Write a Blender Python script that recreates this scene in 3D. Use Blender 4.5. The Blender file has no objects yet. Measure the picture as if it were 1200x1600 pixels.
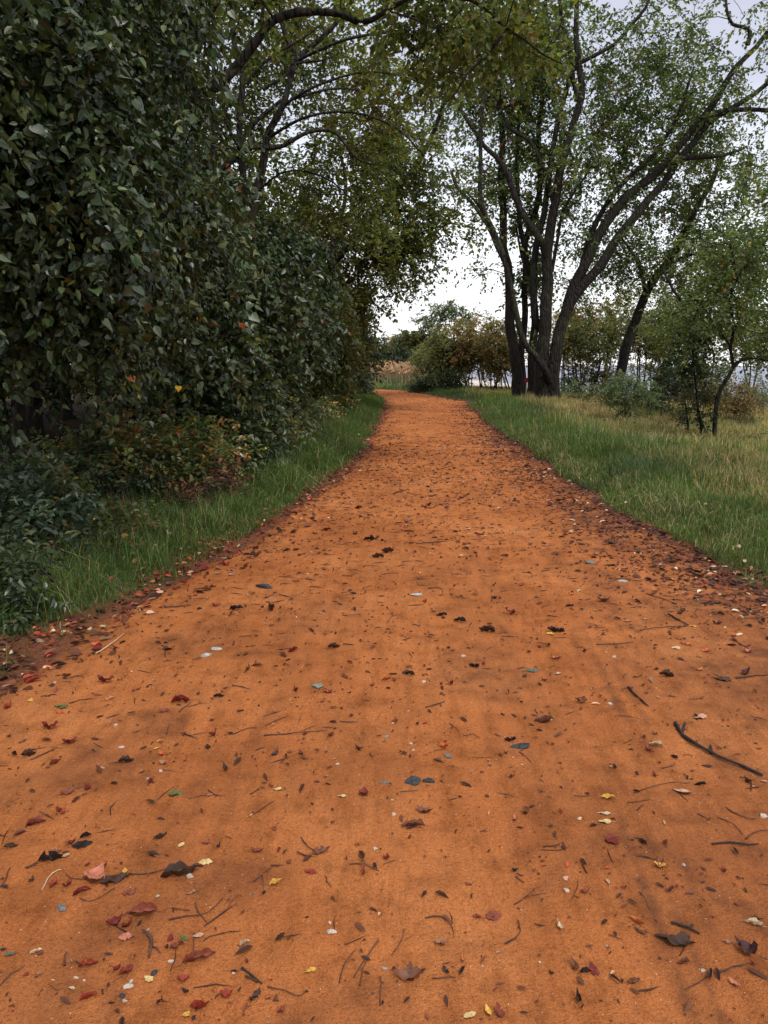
import bpy, math
import numpy as np
from mathutils import Vector

# ------------------------------------------------------------------ camera, sky, sun, exposure
SC = bpy.context.scene
COL = SC.collection
CAM = np.array([0.0, 0.0, 1.55])
PITCH = math.radians(11.03)
FPX = 1180.0                     # focal length in pixels of a 1200x1600 picture
cd = bpy.data.cameras.new("camera")
cd.sensor_fit = 'VERTICAL'; cd.sensor_height = 36.0; cd.lens = FPX / 1600 * 36.0
cd.clip_start = 0.05; cd.clip_end = 6000
cam = bpy.data.objects.new("camera", cd); COL.objects.link(cam)
cam.location = CAM; cam.rotation_euler = (math.pi / 2 - PITCH, 0, 0)
SC.camera = cam

SUN_EL, SUN_AZ = math.radians(58), math.radians(150)      # azimuth clockwise from +Y
w = bpy.data.worlds.new("World"); SC.world = w; w.use_nodes = True
nt = w.node_tree; nt.nodes.clear()
def wn(t, **k):
    n = nt.nodes.new(t)
    for a, b in k.items(): setattr(n, a, b)
    return n
out = wn('ShaderNodeOutputWorld'); add = wn('ShaderNodeAddShader')
b1 = wn('ShaderNodeBackground'); b2 = wn('ShaderNodeBackground')
sky = wn('ShaderNodeTexSky', sky_type='NISHITA', sun_disc=False)
sky.sun_elevation = SUN_EL; sky.sun_rotation = SUN_AZ; sky.dust_density = 3.0; sky.air_density = 1.0
b1.inputs[1].default_value = 0.05
nt.links.new(sky.outputs[0], b1.inputs[0])
tc = wn('ShaderNodeTexCoord'); sx = wn('ShaderNodeSeparateXYZ')
nt.links.new(tc.outputs['Generated'], sx.inputs[0])
ramp = wn('ShaderNodeValToRGB')
cr = ramp.color_ramp
cr.elements[0].position = 0.0; cr.elements[0].color = (0.93, 0.93, 0.93, 1)
cr.elements[1].position = 1.0; cr.elements[1].color = (0.98, 0.97, 0.98, 1)
for p, c in ((0.16, (0.88, 0.88, 0.89)), (0.30, (0.44, 0.435, 0.485)), (0.55, (0.48, 0.475, 0.51))):
    e = cr.elements.new(p); e.color = (*c, 1)
nt.links.new(sx.outputs[2], ramp.inputs[0])
mp = wn('ShaderNodeMapping'); mp.inputs['Scale'].default_value = (1, 1, 3.5)
nz = wn('ShaderNodeTexNoise'); nz.inputs['Scale'].default_value = 2.2; nz.inputs['Detail'].default_value = 5
nt.links.new(tc.outputs['Generated'], mp.inputs[0]); nt.links.new(mp.outputs[0], nz.inputs['Vector'])
mr = wn('ShaderNodeMapRange'); mr.inputs[1].default_value = .3; mr.inputs[2].default_value = .7
mr.inputs[3].default_value = .86; mr.inputs[4].default_value = 1.12
nt.links.new(nz.outputs[0], mr.inputs[0])
vm = wn('ShaderNodeVectorMath', operation='SCALE')
nt.links.new(ramp.outputs[0], vm.inputs[0]); nt.links.new(mr.outputs[0], vm.inputs['Scale'])
nt.links.new(vm.outputs[0], b2.inputs[0]); b2.inputs[1].default_value = 1.0
nt.links.new(b1.outputs[0], add.inputs[0]); nt.links.new(b2.outputs[0], add.inputs[1])
nt.links.new(add.outputs[0], out.inputs[0])

sl = bpy.data.lights.new("sun", 'SUN'); sl.energy = 1.5; sl.angle = math.radians(10); sl.color = (1, .96, .9)
so = bpy.data.objects.new("sun", sl); COL.objects.link(so)
sd = Vector((math.sin(SUN_AZ) * math.cos(SUN_EL), math.cos(SUN_AZ) * math.cos(SUN_EL), math.sin(SUN_EL)))
so.rotation_euler = sd.to_track_quat('Z', 'Y').to_euler()

vs = SC.view_settings
vs.view_transform = 'Standard'; vs.look = 'None'; vs.exposure = 0.38; vs.gamma = 1; vs.use_curve_mapping = False
SC.cycles.max_bounces = 6; SC.cycles.diffuse_bounces = 3; SC.cycles.glossy_bounces = 2
SC.cycles.transmission_bounces = 3; SC.cycles.transparent_max_bounces = 4
SC.cycles.caustics_reflective = False; SC.cycles.caustics_refractive = False

# ------------------------------------------------------------------ maths helpers
R = np.random.default_rng(11)
UP = np.array([0, math.sin(PITCH), math.cos(PITCH)]); FW = np.array([0, math.cos(PITCH), -math.sin(PITCH)])
def P(px, py, Y):
    """the place in the world seen at a picture point, Y metres ahead"""
    d = FW + np.array([(px - 600) / FPX, 0, 0]) + UP * ((800 - py) / FPX)
    return CAM + d * (Y / d[1])
_lat = np.random.default_rng(3).random((256, 256))
def vnoise(x, y):
    x = np.asarray(x, float); y = np.asarray(y, float)
    xi = np.floor(x).astype(int); yi = np.floor(y).astype(int); fx = x - xi; fy = y - yi
    fx = fx * fx * (3 - 2 * fx); fy = fy * fy * (3 - 2 * fy)
    a = _lat[xi % 256, yi % 256]; b = _lat[(xi + 1) % 256, yi % 256]
    c = _lat[xi % 256, (yi + 1) % 256]; d = _lat[(xi + 1) % 256, (yi + 1) % 256]
    return (a * (1 - fx) + b * fx) * (1 - fy) + (c * (1 - fx) + d * fx) * fy - .5
def fbm(x, y, s, o=3):
    v = 0; a = 1
    for i in range(o):
        v = v + a * vnoise(np.asarray(x) / s + 17.3 * i, np.asarray(y) / s + 5.1 * i); s /= 2.1; a *= .5
    return v
def sst(a, b, x):
    t = np.clip((x - a) / (b - a), 0, 1); return t * t * (3 - 2 * t)
LE = np.array([(-6, -3.0), (1, -2.6), (3.7, -2.02), (5.8, -1.6), (8, -1.2), (11, -.8), (14.3, -.5), (23.4, -.22), (34, -.1), (42, -.6), (46, -1.4), (50, -4), (54, -12), (58, -32)])
RE = np.array([(-6, 4.4), (1, 3.9), (3.5, 3.3), (5.3, 2.8), (8, 2.62), (14.3, 2.82), (23.4, 3.1), (29, 3.45), (33, 3.65), (36, 3.1), (40, 2.6), (45, 1.9), (48, .5), (51, -2), (56, -12), (60, -32)])
def xl(y): return np.interp(y, LE[:, 0], LE[:, 1]) + .10 * fbm(y, np.zeros_like(np.asarray(y, float)), .9) + .07 * fbm(y, np.ones_like(np.asarray(y, float)) * 3, .28, 2)
def xr(y): return np.interp(y, RE[:, 0], RE[:, 1]) + .22 * fbm(y, np.ones_like(np.asarray(y, float)) * 9, 1.3) + .10 * fbm(y, np.ones_like(np.asarray(y, float)) * 5, .35, 2)
def gh(x, y):
    x = np.asarray(x, float); y = np.asarray(y, float)
    l = xl(y); r = xr(y)
    off = np.maximum(l - x, x - r)                       # >0 outside the path
    z = .07 * sst(-.1, 1.2, off) * (1 - sst(50, 60, y)) + .05 * fbm(x, y, 2.2) * sst(0, 1, off) - .05 * (off < -.25)
    z = z + .12 * sst(1, 4, l - x) + .25 * fbm(x, y, 9) * sst(2, 8, off)
    z = z - 1.45 * sst(42, 72, y - .27 * x) * sst(12, 22, x)
    z = z - .5 * sst(6, 16, x) * sst(8, 30, y)
    return z
def pz(x, y):
    """height of the sandy path surface"""
    x = np.asarray(x, float); y = np.asarray(y, float)
    l = xl(y); r = xr(y); e = np.minimum(x - l, r - x)
    near = 1 - sst(8, 16, y)
    z = .012 + .03 * fbm(x, y, 1.6) + (.017 * fbm(x, y, .33, 2) + .009 * fbm(x, y, .1, 2)) * near
    for c, wd in ((-.35, .12), (.85, .16), (1.35, .12)):
        xc = c + .1 * (y - 3) * .15 + .08 * vnoise(y / 2.2, c * 7)
        z = z - .010 * np.exp(-((x - xc) / wd) ** 2)
    return z - .075 * (1 - sst(0, .35, e))
def ground(x, y):
    x = np.asarray(x, float); y = np.asarray(y, float)
    inside = (x > xl(y)) & (x < xr(y))
    return np.where(inside, np.maximum(pz(x, y), gh(x, y)), gh(x, y))
def G(px, py, lift=0.0):
    d = FW + np.array([(px - 600) / FPX, 0, 0]) + UP * ((800 - py) / FPX)
    z = 0.0
    for _ in range(4):
        p = CAM + d * ((z - CAM[2]) / d[2]); z = float(ground(p[0], p[1]))
    return np.array([p[0], p[1], z + lift])

# ------------------------------------------------------------------ mesh helpers
def mesh(name, V, F, mat, col=None, smooth=False):
    """V (n,3); F a list of index arrays (k,3) or (k,4)"""
    me = bpy.data.meshes.new(name)
    V = np.asarray(V, np.float32); me.vertices.add(len(V)); me.vertices.foreach_set("co", V.ravel())
    F = [np.asarray(f, np.int32) for f in F if len(f)]
    li = np.concatenate([f.ravel() for f in F]); tot = np.concatenate([np.full(len(f), f.shape[1], np.int32) for f in F])
    me.loops.add(len(li)); me.loops.foreach_set("vertex_index", li)
    me.polygons.add(len(tot)); me.polygons.foreach_set("loop_start", np.concatenate([[0], np.cumsum(tot)[:-1]]).astype(np.int32))
    me.polygons.foreach_set("loop_total", tot)
    me.polygons.foreach_set("use_smooth", np.full(len(tot), bool(smooth)))
    me.update(calc_edges=True)
    if col is not None:
        a = me.color_attributes.new("Col", 'FLOAT_COLOR', 'POINT')
        c = np.ones((len(V), 4), np.float32); c[:, :3] = col; a.data.foreach_set("color", c.ravel())
    me.materials.append(mat)
    return me
def link(name, me, parent=None, loc=None, label=None, cat=None, group=None, kind=None):
    o = bpy.data.objects.new(name, me); COL.objects.link(o)
    if parent is not None: o.parent = parent
    if loc is not None: o.location = loc
    if label: o['label'] = label
    if cat: o['category'] = cat
    if group: o['group'] = group
    if kind: o['kind'] = kind
    return o

# ------------------------------------------------------------------ materials
class Mt:
    def __init__(s, name):
        s.m = bpy.data.materials.new(name); s.m.use_nodes = True; s.t = s.m.node_tree; s.t.nodes.clear()
        s.o = s.n('ShaderNodeOutputMaterial')
    def n(s, t, inp=None, **k):
        n = s.t.nodes.new(t)
        for a, b in k.items(): setattr(n, a, b)
        for a, b in (inp or {}).items():
            if isinstance(b, bpy.types.NodeSocket): s.t.links.new(b, n.inputs[a])
            else: n.inputs[a].default_value = b
        return n
    def link(s, a, b): s.t.links.new(a, b)
    def noise(s, vec, scale, detail=4, rough=.6, out=0):
        return s.n('ShaderNodeTexNoise', {'Vector': vec, 'Scale': scale, 'Detail': detail, 'Roughness': rough}).outputs[out]
    def ramp(s, f, stops):
        r = s.n('ShaderNodeValToRGB', {0: f}); c = r.color_ramp
        while len(c.elements) < len(stops): c.elements.new(.5)
        for e, (p, v) in zip(c.elements, stops):
            e.position = p; e.color = (*v, 1) if not np.isscalar(v) else (v, v, v, 1)
        return r.outputs[0]
    def mix(s, f, a, b, mode='MIX'):
        n = s.n('ShaderNodeMix', data_type='RGBA', blend_type=mode)
        for i, v in ((0, f), (6, a), (7, b)):
            if isinstance(v, bpy.types.NodeSocket): s.link(v, n.inputs[i])
            else: n.inputs[i].default_value = v if i == 0 else (*v, 1)
        return n.outputs[2]
    def math(s, op, a, b=0.0):
        return s.n('ShaderNodeMath', {0: a, 1: b}, operation=op).outputs[0]

def leaf_mat(name, trans=.3, rough=.5, spec=.5, tint=(1.5, 1.55, .8)):
    M = Mt(name)
    a = M.n('ShaderNodeVertexColor', layer_name="Col").outputs[0]
    p = M.n('ShaderNodeBsdfPrincipled', {'Base Color': a, 'Roughness': rough, 'Specular IOR Level': spec})
    tcx = M.mix(1.0, a, tint, 'MULTIPLY')
    t = M.n('ShaderNodeBsdfTranslucent', {0: tcx})
    mx = M.n('ShaderNodeMixShader', {0: trans, 1: p.outputs[0], 2: t.outputs[0]})
    M.link(mx.outputs[0], M.o.inputs[0]); return M.m
def solid_leaf(name, col, rough=.5, dark=.5, spec=.22):
    M = Mt(name); tcn = M.n('ShaderNodeTexCoord').outputs['Object']
    n = M.noise(tcn, 5, 6, .7); sp = M.noise(tcn, 22, 4, .7)
    c = M.ramp(n, [(.38, tuple(np.array(col) * dark)), (.58, col)])
    c = M.mix(M.ramp(sp, [(.56, 0.0), (.64, .6)]), c, tuple(np.array(col) * .25 + .008))
    vein = M.n('ShaderNodeTexWave', {'Vector': tcn, 'Scale': 6, 'Distortion': 2.0}, bands_direction='Y').outputs[1]
    b = M.n('ShaderNodeBump', {'Strength': .12, 'Distance': .012, 'Height': vein})
    p = M.n('ShaderNodeBsdfPrincipled', {'Base Color': c, 'Roughness': rough, 'Normal': b.outputs[0], 'Specular IOR Level': spec})
    M.link(p.outputs[0], M.o.inputs[0]); return M.m
def bark_mat(name, c1, c2, moss=(.06, .07, .03), mf=.5):
    M = Mt(name); tcn = M.n('ShaderNodeTexCoord').outputs['Object']
    mp = M.n('ShaderNodeMapping', {'Vector': tcn, 'Scale': (4.5, 4.5, .9)}).outputs[0]
    n = M.noise(mp, 2.5, 7, .65); v = M.n('ShaderNodeTexVoronoi', {'Vector': mp, 'Scale': 2.2}, feature='DISTANCE_TO_EDGE').outputs[0]
    vr = M.ramp(v, [(0, 0.0), (.22, 1.0)])
    h = M.math('ADD', M.math('MULTIPLY', n, .7), M.math('MULTIPLY', vr, .5))
    c = M.ramp(n, [(.3, c1), (.7, c2)])
    c = M.mix(M.math('MULTIPLY', M.math('SUBTRACT', 1.0, vr), .65), c, tuple(np.array(c1) * .45))
    ms = M.ramp(M.noise(tcn, .9, 4), [(.5, 0.0), (.66, mf)])
    c = M.mix(ms, c, moss)
    b = M.n('ShaderNodeBump', {'Strength': 1.0, 'Distance': .09, 'Height': h})
    p = M.n('ShaderNodeBsdfPrincipled', {'Base Color': c, 'Roughness': .85, 'Normal': b.outputs[0], 'Specular IOR Level': .25})
    M.link(p.outputs[0], M.o.inputs[0]); return M.m
def plain_mat(name, c1, c2, scale=8, rough=.8, bump=.3, dist=.01):
    M = Mt(name); tcn = M.n('ShaderNodeTexCoord').outputs['Object']
    n = M.noise(tcn, scale, 6)
    b = M.n('ShaderNodeBump', {'Strength': bump, 'Distance': dist, 'Height': n})
    p = M.n('ShaderNodeBsdfPrincipled', {'Base Color': M.ramp(n, [(.35, c1), (.65, c2)]), 'Roughness': rough, 'Normal': b.outputs[0], 'Specular IOR Level': .22})
    M.link(p.outputs[0], M.o.inputs[0]); return M.m

M_LEAF = leaf_mat("foliage_leaf", .40, .55, .35)
M_GLOSS = leaf_mat("glossy_leaf", .18, .38, .5)
M_UG = leaf_mat("undergrowth_leaf", .25, .36, .7)
M_GRASS = leaf_mat("grass_blade", .30, .6, .3, (1.4, 1.5, .7))
M_LITTER = leaf_mat("litter_leaf", .08, .65, .2, (1, 1, 1))
M_BARK = bark_mat("grey_bark", (.013, .010, .009), (.046, .037, .031))
M_BARK2 = bark_mat("brown_bark", (.022, .016, .013), (.062, .047, .037))
M_BRANCH = plain_mat("branch_bark", (.018, .015, .013), (.055, .047, .040), 20, .85, .4, .004)
M_DEADBR = plain_mat("weathered_twig", (.16, .15, .14), (.28, .26, .24), 20)

# ground: colour attribute carries what grows or lies where
def ground_mat():
    M = Mt("ground_soil"); tcn = M.n('ShaderNodeTexCoord').outputs['Object']
    a = M.n('ShaderNodeVertexColor', layer_name="Col").outputs[0]
    n = M.noise(tcn, 3, 8, .7); n2 = M.noise(tcn, 45, 4, .7)
    f = M.ramp(n, [(.3, .6), (.7, 1.3)]); f2 = M.ramp(n2, [(.3, .55), (.7, 1.35)])
    c = M.mix(1.0, M.mix(1.0, a, f, 'MULTIPLY'), f2, 'MULTIPLY')
    h = M.math('ADD', n2, M.math('MULTIPLY', n, .6))
    b = M.n('ShaderNodeBump', {'Strength': .7, 'Distance': .03, 'Height': h})
    p = M.n('ShaderNodeBsdfPrincipled', {'Base Color': c, 'Roughness': .95, 'Normal': b.outputs[0], 'Specular IOR Level': .1})
    M.link(p.outputs[0], M.o.inputs[0]); return M.m
def path_mat():
    M = Mt("orange_sand"); tcn = M.n('ShaderNodeTexCoord').outputs['Object']
    big = M.noise(tcn, .8, 5, .6); mid = M.noise(tcn, 6, 6, .65); fine = M.noise(tcn, 240, 3, .7); gr = M.noise(tcn, 90, 4, .7)
    c = M.ramp(big, [(.34, (.385, .124, .038)), (.5, (.475, .162, .051)), (.66, (.54, .198, .067))])
    c = M.mix(.8, c, M.ramp(mid, [(.32, (.62, .60, .58)), (.5, (1, 1, 1)), (.7, (1.12, 1.12, 1.12))]), 'MULTIPLY')
    st = M.noise(M.n('ShaderNodeMapping', {'Vector': tcn, 'Scale': (14, 2.2, 1)}).outputs[0], 1.0, 6, .65)
    c = M.mix(.7, c, M.ramp(st, [(.33, (.70, .66, .62)), (.5, (1, 1, 1)), (.7, (1.12, 1.13, 1.14))]), 'MULTIPLY')
    c = M.mix(.62, c, M.ramp(fine, [(.33, (.5, .46, .43)), (.5, (1, 1, 1)), (.68, (1.35, 1.38, 1.4))]), 'MULTIPLY')
    c = M.mix(.6, c, M.ramp(gr, [(.35, (.6, .56, .52)), (.5, (1, 1, 1)), (.7, (1.15, 1.15, 1.15))]), 'MULTIPLY')
    # damp, dirty patches with their own outline, and dirt caught in the wheel tracks
    d1 = M.noise(M.n('ShaderNodeMapping', {'Vector': tcn, 'Scale': (1.6, .55, 1), 'Location': (3.1, 7.7, 0)}).outputs[0], 1.0, 7, .72)
    c = M.mix(M.math('MULTIPLY', M.ramp(d1, [(.50, 0.0), (.66, .42)]), M.ramp(mid, [(.36, .45), (.6, 1.0)])), c, (.17, .068, .032))
    tr = M.n('ShaderNodeVertexColor', layer_name="Col").outputs[0]
    c = M.mix(M.math('MULTIPLY', M.n('ShaderNodeSeparateColor', {0: tr}).outputs[0], M.ramp(mid, [(.35, 1.0), (.65, .35)])), c, (.13, .052, .028))
    # pale and dark grit
    v = M.n('ShaderNodeTexVoronoi', {'Vector': tcn, 'Scale': 75, 'Randomness': 1.0})
    dot = M.ramp(v.outputs['Distance'], [(.10, 1.0), (.16, 0.0)])
    pick = M.n('ShaderNodeSeparateColor', {0: v.outputs['Color']})
    white = M.math('MULTIPLY', dot, M.ramp(pick.outputs[0], [(.93, 0.0), (.95, 1.0)]))
    dark = M.math('MULTIPLY', dot, M.ramp(pick.outputs[1], [(.80, 0.0), (.83, .85)]))
    c = M.mix(white, c, (.72, .55, .42)); c = M.mix(dark, c, (.10, .045, .03))
    h = M.math('ADD', M.math('ADD', M.math('MULTIPLY', fine, .35), M.math('MULTIPLY', gr, .6)), M.math('MULTIPLY', mid, 1.2))
    b = M.n('ShaderNodeBump', {'Strength': 1.0, 'Distance': .018, 'Height': h})
    p = M.n('ShaderNodeBsdfPrincipled', {'Base Color': c, 'Roughness': .95, 'Normal': b.outputs[0], 'Specular IOR Level': .06})
    M.link(p.outputs[0], M.o.inputs[0]); return M.m
def water_mat():
    M = Mt("bay_water"); tcn = M.n('ShaderNodeTexCoord').outputs['Object']
    mp = M.n('ShaderNodeMapping', {'Vector': tcn, 'Scale': (.35, 1.3, 1)}).outputs[0]
    n = M.noise(mp, 1.6, 6, .6)
    b = M.n('ShaderNodeBump', {'Strength': 1.0, 'Distance': .7, 'Height': n})
    p = M.n('ShaderNodeBsdfPrincipled', {'Base Color': (.15, .16, .23, 1), 'Roughness': .3, 'Normal': b.outputs[0], 'Specular IOR Level': .6})
    M.link(p.outputs[0], M.o.inputs[0]); return M.m

# ------------------------------------------------------------------ ground, path, water
def tensor(xs, ys):
    X, Y = np.meshgrid(xs, ys); n, m = X.shape
    i = np.arange(n * m).reshape(n, m)
    return X.ravel(), Y.ravel(), np.stack([i[:-1, :-1], i[:-1, 1:], i[1:, 1:], i[1:, :-1]], -1).reshape(-1, 4)
gx = np.concatenate([-np.geomspace(1500, 26, 22), np.arange(-25, 30, .32), np.geomspace(31, 1500, 24)])
gy = np.concatenate([-np.geomspace(60, 4, 10), np.arange(-3, 20, .28), np.arange(20, 80, .6), np.geomspace(81, 3000, 26)])
X, Y, F = tensor(gx, gy)
Z = gh(X, Y)
n1 = fbm(X, Y, 3.0); n2 = fbm(X + 40, Y, 1.1)
offr = X - xr(Y); offl = xl(Y) - X
c = np.tile(np.array([.060, .055, .025]), (len(X), 1))                      # sparse turf soil
def blend(c, k, col): k = np.clip(k, 0, 1)[:, None]; return c * (1 - k) + np.array(col) * k
c = blend(c, sst(.9, 2.2, offl + .6 * n1), (.050, .030, .017))              # woodland litter
c = blend(c, sst(1.5, 4.5, offr + 2.0 * n1) * (Y < 60), (.155, .115, .060))   # dry straw ground
c = blend(c, sst(4, 8, offr + 4 * n2) * (Y < 60) * .8, (.24, .13, .075))
c = blend(c, 1 - sst(-.05, .32, np.maximum(offl, offr) + .35 * n2), (.17, .066, .034))
sandy = sst(-1.2, 1.0, X - 3.5) * (1 - sst(19, 22, X)) * sst(60, 64, Y) * (1 - sst(90, 100, Y))
c = blend(c, sandy, (.62, .56, .50))
c = blend(c, sst(90, 120, Y), (.07, .07, .035))
link("ground", mesh("ground", np.stack([X, Y, Z], 1), [F], ground_mat(), c, True), kind='structure')

ry = np.concatenate([np.arange(-4, .8, .2), np.arange(.8, 6, .032), np.arange(6, 14, .11), np.arange(14, 60, .5)])
uu = np.linspace(0, 1, 301)
U, YY = np.meshgrid(uu, ry); l = xl(YY) - .12; r = xr(YY) + .12
XX = l + (r - l) * U; ZZ = pz(XX, YY)
n, m = XX.shape; i = np.arange(n * m).reshape(n, m)
Fp = np.stack([i[:-1, :-1], i[:-1, 1:], i[1:, 1:], i[1:, :-1]], -1).reshape(-1, 4)
x, y = XX.ravel(), YY.ravel()
e = np.minimum(x - xl(y), xr(y) - x)
dirt = (1 - sst(.0, .55, e + .35 * fbm(x, y, .5))) * .9
dirt = np.maximum(dirt, .75 * sst(-.35, .5, x - (1.7 + .03 * y) + .9 * fbm(x, y, 1.1)) * (1 - sst(16, 26, y)))
for cx0, wd, k in ((.80, .022, .9), (.87, .018, .75), (.95, .022, .8), (1.04, .02, .6), (-.75, .05, .3), (-.62, .04, .3)):
    xc = cx0 + .10 * (y - 2) + .03 * vnoise(y / .8, y * 0 + cx0)
    dirt = np.maximum(dirt, k * np.exp(-((x - xc) / wd) ** 2) * (1 - sst(3.0, 5, y)) * sst(.1, .5, vnoise(x * 0 + cx0 * 5, y / .5) + .45))
dirt = np.maximum(dirt, .55 * sst(.12, .42, fbm(x + 9, y, .5)) * (1 - sst(3.2, 6, y)))
smx, smy = x - .55, y - 2.12; q = (smx * .8 - smy * .6); r_ = (smx * .6 + smy * .8)       # the dark smear by the wheel track
dirt = np.maximum(dirt, .8 * np.exp(-(q / .035) ** 2 - (r_ / .26) ** 2)); dirt = np.maximum(dirt, .75 * np.exp(-((x - .78) / .20) ** 2 - ((y - 2.28) / .035) ** 2))
dirt = np.maximum(dirt, .62 * sst(-.2, .5, x - .5 + .7 * fbm(x, y, .8)) * (1 - sst(1.9, 3.2, y)))
dirt = np.maximum(dirt, .45 * sst(.0, .45, fbm(x * 3 + 4, y, .9)) * sst(.2, 1.2, x) * (1 - sst(5, 9, y)))
link("dirt_path", mesh("dirt_path", np.stack([x, y, ZZ.ravel()], 1), [Fp], path_mat(), np.repeat(dirt[:, None], 3, 1), True), kind='structure')

wx, wy, wf = tensor(np.linspace(4, 1400, 40), np.concatenate([np.linspace(55, 120, 10), np.geomspace(130, 2500, 20)]))
link("water", mesh("water", np.stack([wx, wy, wx * 0 - 1.5], 1), [wf], water_mat()), kind='structure')

# ------------------------------------------------------------------ leaves, blades, tubes
def frame(d, up):
    d = d / (np.linalg.norm(d, axis=1, keepdims=True) + 1e-9)
    s = np.cross(d, up); s /= (np.linalg.norm(s, axis=1, keepdims=True) + 1e-9)
    return d, s, np.cross(s, d)
SHAPES = {   # (across, along, up) of each vertex, faces
    'far':  (np.array([(0, 0, 0), (.30, .45, .07), (0, 1, -.05), (-.30, .45, .07)]), [(0, 1, 2), (0, 2, 3)]),
    'long': (np.array([(0, 0, 0), (.15, .3, .05), (.11, .7, .0), (0, 1, -.14), (-.11, .7, .0), (-.15, .3, .05)]), [(0, 1, 2, 3), (0, 3, 4, 5)]),
    'oval': (np.array([(0, 0, 0), (.27, .25, .06), (.25, .62, .02), (0, 1, -.12), (-.25, .62, .02), (-.27, .25, .06)]), [(0, 1, 2, 3), (0, 3, 4, 5)]),
    'heart': (np.array([(0, .06, 0), (.24, -.04, .05), (.40, .22, .09), (.27, .60, .03), (0, 1, -.14), (-.27, .60, .03), (-.40, .22, .09), (-.24, -.04, .05)]), [(0, 1, 2, 3), (0, 3, 4), (0, 4, 5), (0, 5, 6, 7)]),
}
def leaves(pos, d, up, size, col, shape='oval'):
    T, f = SHAPES[shape]; n = len(pos); k = len(T)
    d, s, u = frame(d, up); size = np.broadcast_to(size, (n,))[:, None, None]
    wv = R.uniform(.8, 1.15, (n, 1, 1)); cu = R.uniform(.2, 2.2, (n, 1, 1))
    V = pos[:, None, :] + size * (T[None, :, 0:1] * wv * s[:, None, :] + T[None, :, 1:2] * d[:, None, :] + T[None, :, 2:3] * cu * u[:, None, :])
    b = (np.arange(n) * k)[:, None]
    F = []
    for L in (3, 4):
        ff = [q for q in f if len(q) == L]
        if ff: F.append((b[:, :, None] + np.array(ff)[None]).reshape(-1, L))
    return V.reshape(-1, 3), F, np.repeat(col, k, 0)
def palette(n, cols, weights, var=.22):
    c = np.array(cols)[R.choice(len(cols), n, p=np.array(weights) / sum(weights))]
    return np.clip(c * R.normal(1, var, (n, 1)).clip(.45, 1.8) * R.normal(1, .06, (n, 3)), .002, .9)
class Acc:
    def __init__(s): s.V = []; s.F = {3: [], 4: []}; s.C = []; s.n = 0
    def add(s, V, F, C=None):
        for f in F:
            if len(f): s.F[f.shape[1]].append(f + s.n)
        s.V.append(V); s.n += len(V)
        if C is not None: s.C.append(C)
    def mesh(s, name, mat, smooth=False):
        F = [np.concatenate(v) for v in s.F.values() if v]
        return mesh(name, np.concatenate(s.V), F, mat, np.concatenate(s.C) if s.C else None, smooth)
def resample(pts, step):
    """smooth curve (Catmull-Rom) through the points"""
    p = np.asarray(pts, float)
    if len(p) == 2: p = np.array([p[0], (p[0] + p[1]) / 2, p[1]])
    q = np.vstack([2 * p[0] - p[1], p, 2 * p[-1] - p[-2]]); out = []
    for i in range(1, len(q) - 2):
        k = max(2, int(np.linalg.norm(q[i + 1] - q[i]) / step)); t = np.linspace(0, 1, k, endpoint=False)[:, None]
        out.append(.5 * (2 * q[i] + (q[i + 1] - q[i - 1]) * t + (2 * q[i - 1] - 5 * q[i] + 4 * q[i + 1] - q[i + 2]) * t ** 2 + (-q[i - 1] + 3 * q[i] - 3 * q[i + 1] + q[i + 2]) * t ** 3))
    out.append(p[-1:]); return np.vstack(out)
def tube(pts, rad, ns=6, lump=0.0):
    pts = np.asarray(pts, float); k = len(pts); rad = np.broadcast_to(rad, (k,))
    t = np.gradient(pts, axis=0); t /= np.linalg.norm(t, axis=1, keepdims=True) + 1e-9
    ref = np.array([1., 0, 0]) if abs(t[0][0]) < .8 else np.array([0, 1., 0])
    a = ref - t * (t @ ref)[:, None]; a /= np.linalg.norm(a, axis=1, keepdims=True) + 1e-9
    b = np.cross(t, a); th = np.arange(ns) * 2 * math.pi / ns
    rr = rad[:, None] * np.ones(ns)[None]
    if lump:
        ph = R.uniform(0, 6, 3); ss = np.cumsum(np.r_[0, np.linalg.norm(np.diff(pts, axis=0), axis=1)])[:, None]
        rr = rr * (1 + lump * (.55 * np.sin(3 * th[None] + ph[0] + ss * .5) + .35 * np.sin(5 * th[None] + ph[1] - ss * .8) + .3 * np.sin(2 * th[None] + ss * 2.1 + ph[2])))
    V = pts[:, None] + rr[..., None] * (np.cos(th)[None, :, None] * a[:, None] + np.sin(th)[None, :, None] * b[:, None])
    i = np.arange(k * ns).reshape(k, ns); j = np.roll(i, -1, 1)
    F4 = np.stack([i[:-1], j[:-1], j[1:], i[1:]], -1).reshape(-1, 4)
    V = np.vstack([V.reshape(-1, 3), pts[-1:] + t[-1:] * rad[-1]])
    F3 = np.stack([i[-1], j[-1], np.full(ns, k * ns)], -1)
    return V, [F4, F3]

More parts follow.
